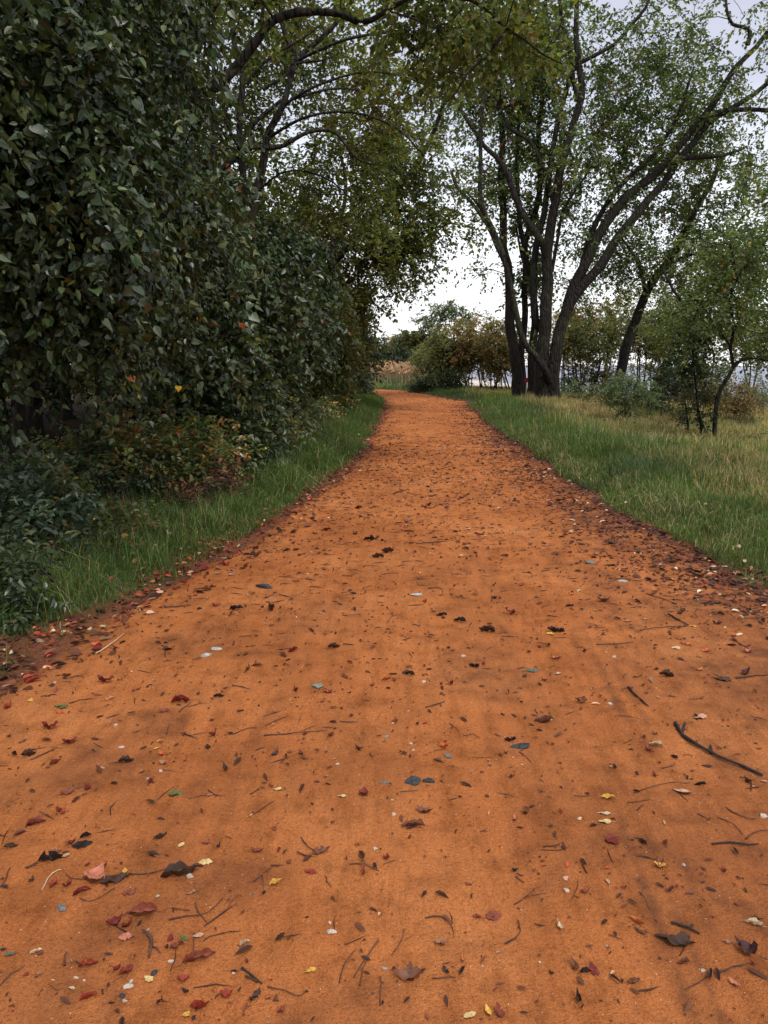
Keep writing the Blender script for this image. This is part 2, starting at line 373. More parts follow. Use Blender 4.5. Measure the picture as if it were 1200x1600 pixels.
class Plant:
    """one tree or shrub: an Empty with trunk, branches and foliage as its parts"""
    def __init__(s, base):
        s.base = np.asarray(base, float); s.np_ = []; s.nr = []; s.trunks = []; s.br = Acc(); s.lv = Acc(); s.nl = 0
        s.tips = []
    def limb(s, pts, r0, r1, trunk=False, wig=.02, ns=8, lump=.06, flare=0):
        p = resample(pts, .35 if r0 > .1 else .2)
        k = len(p); t = np.linspace(0, 1, k); L = np.linalg.norm(p[-1] - p[0])
        env = np.minimum(1, 6 * t)[:, None] * wig * L * .35
        p = p + env * np.stack([vnoise(t * L * 1.1 + R.uniform(0, 99), t * 0 + 3.3) for _ in range(3)], 1) 
        rad = r0 + (r1 - r0) * t ** .85
        if flare: rad = rad * (1 + flare * np.exp(-t * L / .45))
        V, F = tube(p, rad, ns, lump)
        if trunk: s.trunks.append((V, F))
        else: s.br.add(V, F)
        s.np_.append(p); s.nr.append(rad); s.tips.append(p[-1]); return p
    def grow(s, att, rmax=.05, minr=.004, sag=.05, ns=4, fill=3, side=None):
        """reach every point of att with a branch from the nearest wood; return places and directions for leafy twigs"""
        N = np.vstack(s.np_); NR = np.concatenate(s.nr)
        d0 = np.array([np.min(np.sum((N - a) ** 2, 1)) for a in att]); att = att[np.argsort(d0)]
        so, sd_ = [], []
        for a in att:
            v = a - N; d = np.linalg.norm(v, axis=1)
            cost = d * (1.0 + .5 * (v[:, 2] < -.2)) + .6 * (NR < .006) * d
            j = int(np.argmin(cost)); L = d[j]
            if L < .08: continue
            p0 = N[j]; r0 = max(minr * 1.2, min(NR[j] * .62, rmax, minr + .010 * L))
            k = max(3, int(L / .22)); t = np.linspace(0, 1, k)[:, None]
            mid = R.normal(0, .10 * L, 3) + np.array([0, 0, .12 * L])
            p = p0 + (a - p0) * t + mid * (4 * t * (1 - t)) * .7
            p = p + R.normal(0, .012 * min(L, 2), p.shape) * (t > 0)
            rad = r0 + (minr - r0) * t[:, 0]
            V, F = tube(p, rad, ns); s.br.add(V, F)
            N = np.vstack([N, p[1:]]); NR = np.concatenate([NR, rad[1:]])
            dr = (p[-1] - p[-2]); dr /= np.linalg.norm(dr) + 1e-9
            so.append(p[-1]); sd_.append(dr)
            for _ in range(fill):
                q = R.uniform(.25, 1) ** .6 if L < 3 else 1 - R.uniform(0, 1) * min(1, 2.2 / L)
                idx = min(k - 1, int(q * (k - 1))); so.append(p[idx]); sd_.append(dr * .5 + R.normal(0, .75, 3))
        s.np_ = [N]; s.nr = [NR]
        return np.array(so), np.array(sd_)
    def sprays(s, o, d, L=(.35, .7), k=14, size=.09, cols=None, wts=None, shape='oval', droop=.35, twig=True, tw=.0022, upb=1.0, hang=.25, var=.22, patch=None, jit=1.0, keep=None, name_far=False):
        n = len(o)
        if n == 0: return
        d = d / (np.linalg.norm(d, axis=1, keepdims=True) + 1e-9) + R.normal(0, .25, d.shape); d /= np.linalg.norm(d, axis=1, keepdims=True)
        Ls = R.uniform(*L, n)
        t = np.linspace(.12, 1, k)[None, :, None] + R.normal(0, .03, (n, k, 1))
        side = np.cross(d, np.array([0, 0, 1.])) + R.normal(0, .2, (n, 3)); side /= np.linalg.norm(side, axis=1, keepdims=True) + 1e-9
        bend = np.zeros((n, 3)); bend[:, 2] = -droop
        p = o[:, None] + Ls[:, None, None] * (d[:, None] * t + bend[:, None] * t ** 2 + R.normal(0, .035, (n, k, 3)))
        sg = np.where(np.arange(k) % 2, 1, -1)[None, :, None]
        ld = d[:, None] * .55 + side[:, None] * sg * .9 + R.normal(0, .35 * jit, (n, k, 3)); ld[..., 2] -= hang
        up = np.array([0, 0, upb]) + R.normal(0, .45 * jit, (n, k, 3))
        cc = palette(n, cols, wts, .16)[:, None] * R.normal(1, var, (n, k, 1)).clip(.4, 1.9)
        own = palette(n * k, cols, wts, .2).reshape(n, k, 3); pick = R.random((n, k, 1)) < .35
        cc = np.where(pick, own, cc).clip(.003, .9)
        if patch is not None: cc = patch(p.reshape(-1, 3), cc.reshape(-1, 3)).reshape(n, k, 3)
        p2, l2, u2, c2 = p.reshape(-1, 3), ld.reshape(-1, 3), up.reshape(-1, 3), cc.reshape(-1, 3); sz = size * (R.uniform(.6, 1.2, n * k) if jit <= 1 else R.uniform(.38, 1.35, n * k))
        if keep:                                       # the leaves that show largest become parts of their own
            dist = np.linalg.norm(p2 - CAM, axis=1) / sz; order = np.argsort(dist); order = order[:keep * 3][::3]
            s.own = [(p2[i], l2[i], u2[i], sz[i]) for i in order]; m = np.ones(len(p2), bool); m[order] = False
            p2, l2, u2, c2, sz = p2[m], l2[m], u2[m], c2[m], sz[m]
        if s.base[1] > 22 or name_far: shape = 'far'; sz = sz * 1.05
        for shp, q in ((shape, np.ones(len(p2), bool)),) if shape != 'heart' else (('heart', (hh := R.random(len(p2)) < .6)), ('oval', ~hh)):
            V, F, C = leaves(p2[q], l2[q], u2[q], sz[q], c2[q], shp); s.lv.add(V, F, C)
        s.nl += n * k
        if twig and s.base[1] > 22:
            e = o + Ls[:, None] * (d + bend); wv = side * tw; Vt = np.stack([o + wv, o - wv, e], 1).reshape(-1, 3)
            s.br.add(Vt, [np.arange(n * 3).reshape(-1, 3)]); twig = False
        if twig:
            e = o + Ls[:, None] * (d + bend); m_ = o + Ls[:, None] * (d * .5 + bend * .25)
            wv = side * tw
            wz = np.cross(d, side) * tw
            Vt = np.stack([o + wv, o - wv, o + wz, m_ + wv * .7, m_ - wv * .7, m_ + wz * .7, e], 1).reshape(-1, 3)
            b = (np.arange(n) * 7)[:, None, None]
            F4 = (b + np.array([(0, 1, 4, 3), (1, 2, 5, 4), (2, 0, 3, 5)])[None]).reshape(-1, 4)
            F3 = (b + np.array([(3, 4, 6), (4, 5, 6), (5, 3, 6)])[None]).reshape(-1, 3)
            s.br.add(Vt, [F4, F3])
    def done(s, name, label, cat, group=None, bark=None, leafm=None, crown='foliage', branchm=None):
        root = link(name, None, None, s.base, label, cat, group)
        b = s.base
        for V, F in s.trunks:
            link('trunk' if cat == 'tree' else 'stem', mesh('trunk', V - b, F, bark or M_BARK, None, True), root)
        if s.br.n:
            if branchm is None and cat == 'tree' and len(s.trunks) and s.base[1] < 40: branchm = bark or M_BARK
            s.br.V = [np.concatenate(s.br.V) - b]; link('branches', s.br.mesh('branches', branchm or M_BRANCH, True), root, kind='stuff')
        if s.lv.n:
            s.lv.V = [np.concatenate(s.lv.V) - b]; link(crown, s.lv.mesh(crown, leafm or M_LEAF), root, kind='stuff')
        TOTAL.append((name, s.nl)); return root
TOTAL = []
def blob(px, py, Y, rx, ry, rd, n, hollow=.0):
    """n points filling an ellipsoid centred at a picture point at depth Y; rx, ry in picture pixels, rd in metres"""
    c = P(px, py, Y); s = Y / FPX
    v = R.normal(0, 1, (n, 3)); v /= np.linalg.norm(v, axis=1, keepdims=True)
    rr = (hollow + (1 - hollow) * R.random((n, 1)) ** (1 / 2.4))
    return c + v * rr * np.array([rx * s, rd, ry * s])
def lumpy(A, per=7, sg=.13, seed=0):
    k = max(2, len(A) // per); c = A[R.choice(len(A), k, replace=False)]; c = c + R.normal(0, sg * 2.2, c.shape) * (R.random((k, 1)) < .2)
    return c[R.integers(k, size=len(A))] + R.normal(0, sg, A.shape)
def blobs(*a): return np.vstack([blob(*b) for b in a])
def pp(Y, *pts):
    """picture points to places; a point may carry its own depth"""
    return [P(q[0], q[1], q[2] if len(q) > 2 else Y) for q in pts]
GREEN = dict(cols=[(.050, .075, .022), (.075, .095, .030), (.035, .055, .020), (.11, .11, .03)], wts=[4, 3, 3, 1])
OLIVE = dict(cols=[(.075, .080, .018), (.10, .10, .025), (.050, .060, .015), (.17, .10, .02), (.20, .07, .02)], wts=[4, 3, 3, .7, .25])
DARK = dict(cols=[(.028, .045, .018), (.040, .060, .022), (.020, .034, .014), (.060, .075, .025)], wts=[4, 3, 3, 1])
PALE = dict(cols=[(.085, .120, .050), (.110, .140, .060), (.065, .095, .040), (.14, .15, .06)], wts=[4, 3, 3, 1])
RUST = dict(cols=[(.27, .15, .060), (.21, .16, .065), (.34, .18, .06), (.16, .16, .065), (.13, .15, .06)], wts=[3, 3, 1.5, 3, 2])

#@TREES
def onground(px, Y, dz=-.25):
    p = P(px, 600, Y); return np.array([p[0], Y, float(ground(p[0], Y)) + dz])
W32 = 32 / FPX / 2        # half of one picture pixel at 32 m

# ---- the big many-stemmed tree beside the path
def big_tree():
    t = Plant(onground(860, 32, 0)); B = onground(852, 32); B2 = onground(866, 32)
    w = W32
    t.limb([B] + pp(32, (848, 585), (850, 520), (852, 481), (855, 425), (857, 380), (866, 321), (873, 270), (886, 228), (898, 190), (910, 150), (903, 100), (900, 50), (905, -30), (915, -140)), 23 * w, 3.5 * w, True, ns=14, flare=.25)
    t.limb([B2] + pp(31.9, (864, 590), (868, 555), (877, 510), (889, 470), (905, 432), (918, 405), (936, 368), (958, 335), (981, 305), (1015, 279), (1060, 230), (1094, 190), (1122, 152), (1148, 105), (1180, 75), (1205, 42), (1260, -20, 30)), 22 * w, 4.5 * w, True, ns=14, flare=.3)
    t.limb(pp(31.8, (868, 548, 32), (878, 510, 31.9), (893, 470), (916, 440), (941, 412), (956, 386), (976, 358), (998, 330), (1038, 284), (1060, 250), (1082, 225), (1110, 190), (1150, 165), (1210, 120), (1280, 60, 29)), 18 * w, 4 * w, ns=9)
    t.limb(pp(32.3, (892, 465, 32), (905, 430), (918, 385), (930, 350), (960, 300), (1000, 262), (1035, 225), (1060, 180), (1080, 120)), 11 * w, 4 * w, ns=7)
    t.limb(pp(32.3, (852, 520), (838, 505), (835, 480), (836, 400), (850, 335), (857, 284), (863, 242), (870, 200), (882, 150), (893, 100), (880, 40), (870, -60)), 13 * w, 4 * w, ns=8)
    t.limb(pp(31.7, (856, 430, 32), (852, 395, 31.9), (846, 376), (835, 362), (817, 336), (804, 305), (787, 262), (770, 240), (756, 226), (739, 200), (715, 165), (697, 125), (693, 80)), 13 * w, 4 * w, ns=8)
    t.limb(pp(31.3, (862, 606, 32), (854, 584, 31.5), (845, 568), (835, 553), (818, 533), (808, 495), (800, 453), (791, 416), (776, 386), (762, 352), (737, 315), (714, 293), (704, 268)), 12 * w, 4 * w, ns=10, lump=.12)
    t.limb(pp(31.3, (786, 400), (778, 378), (765, 350), (751, 312), (751, 270), (752, 200), (756, 140), (745, 80), (740, 10)), 9 * w, 3 * w, ns=7)
    t.limb(pp(31.5, (1050, 255), (1066, 247), (1100, 245), (1128, 243), (1156, 234)), 10 * w, 4 * w, ns=6)
    t.limb(pp(31.5, (1098, 190), (1120, 176), (1150, 172), (1205, 173), (1260, 190)), 9 * w, 4 * w, ns=6)
    t.limb(pp(31.5, (1168, 70), (1172, 50), (1160, 42), (1145, 38), (1136, 18), (1134, -20)), 7 * w, 3 * w, ns=6)
    t.limb(pp(32, (866, 321), (852, 270), (826, 218), (795, 200), (780, 168), (745, 160), (735, 120)), 8 * w, 3 * w, ns=6)
    t.limb(pp(32, (905, 160), (895, 110), (922, 90), (960, 70), (985, 40), (1010, 10), (1030, -40)), 8 * w, 3 * w, ns=6)
    t.limb(pp(32, (862, 425), (870, 380), (880, 330), (905, 290), (930, 250)), 6 * w, 3 * w, ns=6)
    A = np.array([0, 2.2, 0]) + blobs((720, 150, 32, 30, 90, 1.6, 16), (745, 60, 31, 60, 80, 2.5, 34), (760, 260, 32, 40, 50, 1.5, 12), (830, 60, 32, 90, 80, 3, 46), (830, 200, 32, 70, 80, 3, 34),
              (840, 330, 33, 45, 60, 2.5, 18), (925, 320, 33, 50, 80, 3, 30), (940, 180, 32, 80, 90, 3, 50), (1010, 90, 31, 100, 90, 3.5, 60), (1110, 60, 30, 100, 100, 4, 60),
              (1050, 280, 33, 80, 70, 3, 34), (1150, 250, 31, 80, 70, 3, 34), (1120, 160, 32, 80, 70, 3, 36), (975, 410, 34, 50, 50, 2.5, 22), (1220, 120, 30, 90, 140, 4, 36),
              (900, -60, 32, 200, 60, 4, 50), (770, 330, 31.5, 25, 25, 1, 4), (1000, 230, 30, 60, 80, 3, 24), (880, 440, 33, 25, 60, 1.5, 9))
    A = lumpy(A, 3, .8); o, d = t.grow(A, .06, .009, fill=5)
    t.sprays(o, d, (.6, 1.4), 14, .165, **MIXG, shape='oval', tw=.006, droop=.4, hang=.45)
    return t.done('multi_stemmed_tree', 'largest tree by the path, thick trunk splitting low into many dark leaning stems', 'tree', 'trees by the path bend')
MIXG = dict(cols=[(.105, .145, .050), (.140, .180, .062), (.075, .105, .038), (.19, .20, .06), (.30, .10, .03)], wts=[4, 3, 3, 1.2, .06])
big_tree()

t = Plant(onground(812, 33.5, 0)); w = 33.5 / FPX / 2                     # slimmer twin-stemmed neighbour
t.limb([onground(809, 33.5)] + pp(33.5, (809, 600), (804, 560), (798, 509), (797, 453), (794, 414), (787, 385), (787, 330), (784, 284), (784, 228), (782, 180), (776, 120), (770, 40), (770, -50)), 18 * w, 4 * w, True, ns=12, flare=.25)
t.limb([onground(816, 33.5)] + pp(33.6, (817, 600), (815, 555), (819, 510), (820, 470), (820, 411), (812, 340), (808, 284), (808, 228), (812, 160), (818, 60)), 12 * w, 4 * w, True, ns=10, flare=.2)
t.limb(pp(33.4, (790, 395), (776, 372), (762, 345), (745, 318), (728, 300)), 7 * w, 3 * w, ns=6)
o, d = t.grow(blobs((775, 120, 34, 60, 90, 2.5, 30), (790, 260, 34, 40, 60, 2, 14), (775, 20, 34, 70, 60, 3, 26), (832, 120, 34, 40, 80, 2, 16), (822, 455, 33.8, 14, 45, .8, 8), (750, 300, 33.5, 30, 18, 1, 4), (742, 425, 33.5, 4, 4, .3, 1)), .05, .009, fill=7)
t.sprays(o, d, (.6, 1.3), 14, .18, **MIXG, shape='oval', tw=.006, hang=.45)
t.done('twin_stemmed_tree', 'slender dark tree with two close stems just path-side of the largest tree', 'tree', 'trees by the path bend')

t = Plant(onground(831, 34.5, 0)); w = 34.5 / FPX / 2
t.limb([onground(832, 34.5)] + pp(34.5, (831, 600), (831, 565), (835, 509), (832, 453), (824, 415), (821, 383), (827, 360), (838, 326), (843, 270), (843, 200), (850, 130), (856, 60), (852, -30)), 14 * w, 4 * w, True, ns=12, flare=.25)
t.limb(pp(34.5, (833, 480), (826, 430), (815, 400), (806, 350)), 6 * w, 3 * w, ns=6)
o, d = t.grow(blobs((850, 100, 35, 60, 90, 2.5, 26), (850, 250, 35, 40, 70, 2, 16), (838, 415, 34.3, 12, 35, .7, 9), (810, 340, 34.6, 25, 30, 1, 6)), .05, .009, fill=7)
t.sprays(o, d, (.6, 1.2), 14, .18, **MIXG, shape='oval', tw=.006, hang=.4)
t.done('slender_tree', 'single slim crooked stem standing between the twin-stemmed tree and the largest tree', 'tree', 'trees by the path bend')

# ---- leaning trees and saplings over the meadow edge
t = Plant(onground(958, 36, 0)); w = 36 / FPX / 2
t.limb([onground(958, 36)] + pp(36, (962, 605), (970, 581), (978, 546), (993, 502), (1007, 464), (1027, 430), (1048, 403), (1066, 370), (1085, 330), (1110, 290), (1130, 240)), 19 * w, 6 * w, True, ns=10, flare=.2)
t.limb(pp(36, (1030, 425), (1060, 405), (1090, 395), (1130, 385)), 8 * w, 3 * w, ns=6)
t.limb(pp(36, (1010, 460), (1000, 420), (985, 390), (960, 360)), 7 * w, 3 * w, ns=6)
o, d = t.grow(blobs((1060, 360, 36, 70, 50, 3, 36), (1130, 330, 35, 70, 90, 3, 50), (980, 400, 36, 50, 45, 2.5, 24), (1120, 420, 36, 80, 50, 3, 40), (1040, 440, 36, 60, 35, 2.5, 20), (1090, 250, 36.5, 90, 60, 3, 40)), .05, .009, fill=4)
t.sprays(o, d, (.7, 1.3), 16, .165, **MIXG, shape='oval', tw=.006)
t.done('leaning_tree', 'straight dark trunk leaning away from the path behind the pale feathery bush', 'tree', 'leaning trees in the meadow')

t = Plant(onground(1008, 25, 0)); w = 25 / FPX / 2
t.limb([onground(1008, 25)] + pp(25, (1016, 640), (1026, 600), (1040, 570), (1058, 540), (1080, 505), (1110, 470), (1150, 430), (1190, 400)), 18 * w, 5 * w, True, ns=10, flare=.2)
t.limb(pp(25, (1050, 555), (1066, 575), (1075, 600), (1085, 618)), 7 * w, 3 * w, ns=6)
t.limb(pp(25, (1075, 512), (1070, 480), (1050, 450), (1035, 420)), 7 * w, 3 * w, ns=6)
o, d = t.grow(blobs((1085, 480, 25, 60, 45, 2, 30), (1150, 430, 25, 70, 60, 2, 36), (1050, 500, 25, 45, 35, 1.5, 16), (1075, 560, 25, 35, 35, 1.5, 14), (1190, 500, 25, 50, 50, 2, 16)), .04, .007, fill=4)
t.sprays(o, d, (.5, 1.0), 15, .12, **MIXG, shape='oval', tw=.004)
t.done('leaning_tree', 'low thick trunk tilted over the dry grass with foliage hanging round it', 'tree', 'leaning trees in the meadow')

t = Plant(onground(1114, 14.6, 0)); w = 14.6 / FPX / 2
t.limb([onground(1114, 14.6, -.1)] + pp(14.6, (1115, 685), (1117, 662), (1120, 630), (1128, 605), (1146, 574), (1141, 545), (1147, 508), (1140, 470), (1150, 430), (1140, 380)), 8.5 * w, 3 * w, True, ns=8, flare=.2, wig=.01)
t.limb(pp(14.6, (1146, 574), (1160, 562), (1180, 560), (1205, 564), (1240, 555)), 6 * w, 2.5 * w, ns=6)
t.limb(pp(14.6, (1141, 540), (1118, 510), (1100, 480), (1075, 460)), 4 * w, 2 * w, ns=5)
t.limb(pp(14.6, (1150, 440), (1175, 400), (1205, 370)), 4 * w, 2 * w, ns=5)
o, d = t.grow(blobs((1120, 470, 14.6, 60, 50, 1.1, 34), (1180, 420, 14.6, 60, 80, 1.2, 44), (1080, 520, 14.6, 40, 30, .8, 12), (1180, 520, 14.6, 45, 40, 1, 20), (1120, 390, 14.8, 60, 45, 1.2, 26), (1210, 330, 14.6, 60, 70, 1.2, 30)), .02, .004, fill=3)
t.sprays(o, d, (.35, .7), 13, .085, cols=MIXG['cols'][:4] + [(.35, .17, .03)], wts=[4, 3, 3, 1.4, .08], shape='oval')
t.sprays(*(lambda q: (q, np.tile([0, 0, .3], (len(q), 1)) + R.normal(0, .5, (len(q), 3))))(blob(1116, 655, 14.6, 14, 14, .15, 10)), (.15, .3), 7, .07, **DARK)
t.done('sapling', 'crooked dark sapling forking at mid height in front of the water', 'tree', 'saplings in the dry grass')

t = Plant(onground(1096, 15.2, 0)); w = 15.2 / FPX / 2
t.limb([onground(1097, 15.2, -.1)] + pp(15.2, (1096, 670), (1091, 640), (1088, 610), (1085, 580), (1082, 545), (1086, 515)), 5 * w, 2 * w, True, ns=6)
o, d = t.grow(blobs((1088, 590, 15.2, 22, 32, .4, 16), (1085, 545, 15.2, 26, 26, .5, 14), (1094, 655, 15.2, 14, 10, .2, 5)), .01, .003, fill=3)
t.sprays(o, d, (.2, .4), 9, .085, **DARK, shape='oval')
t.done('sapling', 'upright thin sapling with dark glossy leaves just beside the crooked one', 'tree', 'saplings in the dry grass')
t = Plant(onground(1076, 15.6, 0)); w = 15.6 / FPX / 2
t.limb([onground(1076, 15.6, -.1)] + pp(15.6, (1075, 670), (1073, 650), (1070, 620)), 4 * w, 2 * w, True, ns=5)
o, d = t.grow(blobs((1072, 650, 15.6, 12, 28, .2, 10)), .01, .003, fill=2)
t.sprays(o, d, (.15, .3), 7, .07, **DARK, shape='oval')
t.done('sapling', 'shortest sapling, a knee high leafy stem between the taller saplings and the bush', 'tree', 'saplings in the dry grass')

PALE2 = dict(cols=[(.16, .21, .11), (.20, .25, .14), (.12, .16, .08)], wts=[4, 3, 3])
DRY0 = dict(cols=[(.26, .16, .08), (.18, .12, .06), (.14, .13, .05)], wts=[3, 2, 2])
WEED_ = dict(cols=[(.095, .120, .055), (.075, .100, .045), (.13, .14, .06)], wts=[3, 3, 2])
def shrub(name, label, px, Y, bl, pal, size=.06, k=10, L=(.2, .45), stems=6, r=.012, group=None, shape='oval', fill=4, cat='shrub', leafm=None, hang=.1, upb=1., nat=None, var=.22, spread=.25, barkm=None, droop=.25):
    t = Plant(onground(px, Y, 0)); b = onground(px, Y, -.05); A = blobs(*bl)
    top = A[np.argsort(-A[:, 2])][:max(stems * 3, 6)]
    for i in range(stems):
        q = b + np.array([R.normal(0, spread), R.normal(0, spread), 0]); e = top[R.integers(len(top))]
        t.limb([q, q * .5 + e * .5 + R.normal(0, .06, 3), q * .15 + e * .85], r, .004, ns=5)
    o, d = t.grow(A, r, .003, fill=fill)
    t.sprays(o, d, L, k, size, **pal, shape=shape, hang=hang, upb=upb, tw=.0018 * max(1, Y / 8), var=var, droop=droop)
    return t.done(name, label, cat, group, leafm=leafm, branchm=barkm)
shrub('feathery_bush', 'pale grey green feathery bush at the meadow edge before the leaning trunks', 982, 20, [(965, 612, 20, 28, 26, .6, 44), (1002, 618, 20, 28, 24, .6, 40), (985, 598, 20, 24, 16, .5, 22), (985, 645, 20, 22, 16, .4, 12)], PALE2, .07, 14, (.25, .5), 8, shape='long')
for a in ((1045, 596, 22, DARK, 'dark leafy brush around the tilted trunk'), (1095, 606, 20, OLIVE, 'olive brush behind the thin saplings'), (1178, 612, 25, PALE2, 'pale brush at the picture edge before the water'), (900, 612, 33, PALE2, 'small pale brush just past the largest trunk'), (945, 618, 28, OLIVE, 'olive brush at the foot of the straight leaning trunk'), (1150, 625, 22, DRY0, 'dry brown brush beyond the crooked sapling')):
    shrub('brush', a[4], a[0], a[2], [(a[0], a[1], a[2], 26, 24, .8, 30), (a[0] + 10, a[1] + 14, a[2], 22, 12, .6, 14)], a[3], .08, 11, (.3, .6), 7, .012, 'brush at the meadow edge')
shrub('meadow_shrub', 'low dark shrub in the dry grass below the tilted trunk', 1035, 24, [(1050, 610, 24, 26, 22, .8, 20), (1030, 625, 24, 20, 16, .6, 12)], DARK, .09, 10, (.3, .6), 5)
for a in (('bay_shrub', 'round grey green shrub standing against the water right of the big trunk', 905, 44, [(905, 595, 44, 32, 24, 1.2, 30)], PALE), ('bay_shrub', 'pale shrub in front of the water beyond the crooked sapling', 1120, 40, [(1125, 590, 40, 26, 22, 1, 22)], PALE), ('bay_shrub', 'thin olive shrub between the leaning trunk and the water', 945, 42, [(945, 590, 42, 22, 24, 1, 16)], OLIVE)):
    shrub(a[0], a[1], a[2], a[3], a[4], a[5], .15, 12, (.5, 1.0), 6, .03, 'shrubs along the shore')

DRY = dict(cols=[(.30, .20, .10), (.22, .15, .07), (.36, .26, .14), (.16, .15, .06)], wts=[3, 3, 2, 1.5])
for px, py, Y, pal, lb in ((935, 655, 19, DRY, 'dry brown weed left of the feathery bush'), (1020, 668, 17.5, DRY, 'straw coloured weed between the feathery bush and the saplings'), (1050, 690, 15.4, DRY, 'brown seedy weed beside the shortest sapling'), (1140, 700, 14.2, DRY, 'dry weed by the foot of the crooked sapling'), (1172, 690, 14.8, PALE, 'small green weed close to the picture edge'), (1165, 655, 20, PALE, 'green weed patch beyond the crooked sapling'),
                       (1000, 690, 14.5, WEED_, 'grey green weed in the grass before the feathery bush'), (915, 640, 25, DRY, 'dry weed beside the big trunk'), (1130, 640, 24, DRY, 'rusty weed in front of the water'), (1060, 650, 20, WEED_, 'leafy weed behind the saplings'), (1190, 720, 12.5, DRY, 'dry weed nearest the camera on the meadow')):
    shrub('weed', lb, px, Y, [(px, py, Y, 20 * 16 / Y, 17 * 16 / Y, .35, 22)], pal, .055, 10, (.18, .4), 7, .005, 'weeds in the meadow', 'long', cat='plant', spread=.15)
# ---- thicket of small rusty trees in the middle distance, and the ones behind
def small_tree(name, label, px, Y, bl, pal, size, group, stems=3, r=.06, k=13, L=(.5, 1.0), fill=4, shape='oval', hang=.2, lean=0):
    t = Plant(onground(px, Y, 0)); A = bl if isinstance(bl, np.ndarray) else blobs(*bl); ctr = A.mean(0)
    for i in range(stems):
        b = onground(px, Y, -.2) + np.array([R.normal(0, .28) if i else 0, R.normal(0, .3), 0]); e = ctr + np.array([R.normal(0, .6), R.normal(0, .6), R.uniform(-.2, .8)])
        t.limb([b, b * .55 + e * .45 + np.array([R.normal(0, .15) + lean, 0, 0]), e], r * R.uniform(.7, 1.1), r * .25, trunk=(i == 0), ns=6)
    o, d = t.grow(A, r * .5, .008, fill=fill)
    t.sprays(o, d, L, k, size, **pal, shape=shape, hang=hang, tw=.006)
    return t.done(name, label, 'tree', group)
OLV2 = dict(cols=[(.16, .18, .07), (.21, .22, .085), (.12, .14, .055), (.28, .18, .07)], wts=[4, 3, 3, 1.2])
th = [(692, 46, 'small tree at the reed end of the thicket, olive leaves over a dark bush', OLIVE, 548, 34), (712, 47, 'thin tree with orange lower leaves, second from the reeds in the thicket', RUST, 550, 44),
      (730, 45, 'rusty thicket tree rising above the white marker post', RUST, 548, 46), (752, 47, 'tallest rust brown tree in the middle of the thicket', RUST, 540, 52),
      (775, 44, 'orange tinted thicket tree with bare lower stems', RUST, 550, 44), (798, 45, 'green and russet tree just behind the twin-stemmed trunks', OLIVE, 540, 48), (672, 49, 'young green tree closest to the reed bed', OLIVE, 565, 22)]
for px, Y, lb, pal, cy, ry in th:
    small_tree('thicket_tree', lb, px, Y, [(px, cy - 4, Y, 27, ry * .9, 1.4, 50), (px + 6, cy + 8, Y - .5, 24, ry * .5, 1.2, 14)], pal if pal is RUST else OLV2, .17, 'small trees of the autumn thicket', stems=4, r=.05)
for px, Y, lb, pal, cy, ry in ((905, 46, 'rounded olive tree seen between the big trunk and the leaning trunk', RUST, 518, 60), (945, 47, 'olive tree with brown tips directly behind the leaning trunk', OLV2, 510, 62), (1000, 46, 'dull green tree behind the feathery bush', OLV2, 505, 62),
                                (880, 48, 'small brown green tree close behind the largest trunk', RUST, 535, 48), (1060, 48, 'green tree above the low tilted trunk', OLV2, 495, 64), (1170, 50, 'green tree standing by the shore near the picture edge', OLV2, 522, 56), (1110, 44, 'pale green tree in the gap left of the crooked sapling', PALE, 500, 55), (1215, 42, 'leafy tree cut by the picture edge beside the water', PALE, 520, 52), (925, 43, 'light green tree filling the gap beside the largest trunk', OLV2, 530, 50), (1030, 44, 'light olive tree between the leaning trunks', OLV2, 510, 58)):
    small_tree('shore_tree', lb, px, Y, lumpy(blobs((px, cy, Y, 40, ry, 2.2, 52), (px, cy + 14, Y, 40, ry * .5, 2.0, 18)), 3, .5), pal, .18, 'trees along the shore', stems=3, r=.07)
shrub('dark_bush', 'dark rounded bush under the thicket trees near the reeds', 690, 43.5, [(672, 601, 43.5, 22, 13, .8, 26), (700, 596, 43.5, 34, 18, .9, 40), (650, 604, 43.5, 12, 7, .6, 12)], DARK, .13, 11, (.4, .7), 6, .02)
small_tree('airy_tree', 'tall thin tree with open crown rising above the thicket', 702, 62, [(686, 490, 62, 14, 12, 1.3, 14), (706, 486, 62, 18, 13, 1.5, 22), (662, 498, 62, 16, 8, 1.4, 10), (730, 498, 62, 22, 11, 1.5, 15), (700, 512, 62, 36, 12, 1.5, 12)], PALE, .20, 'trees behind the thicket', stems=2, r=.09, fill=3)
small_tree('airy_tree', 'lower yellow green tree leaning over the reeds behind the thicket', 672, 66, [(650, 530, 66, 24, 14, 1.4, 40), (672, 525, 66, 18, 20, 1.4, 26)], OLIVE, .22, 'trees behind the thicket', stems=2, r=.08, fill=3, lean=-.3)

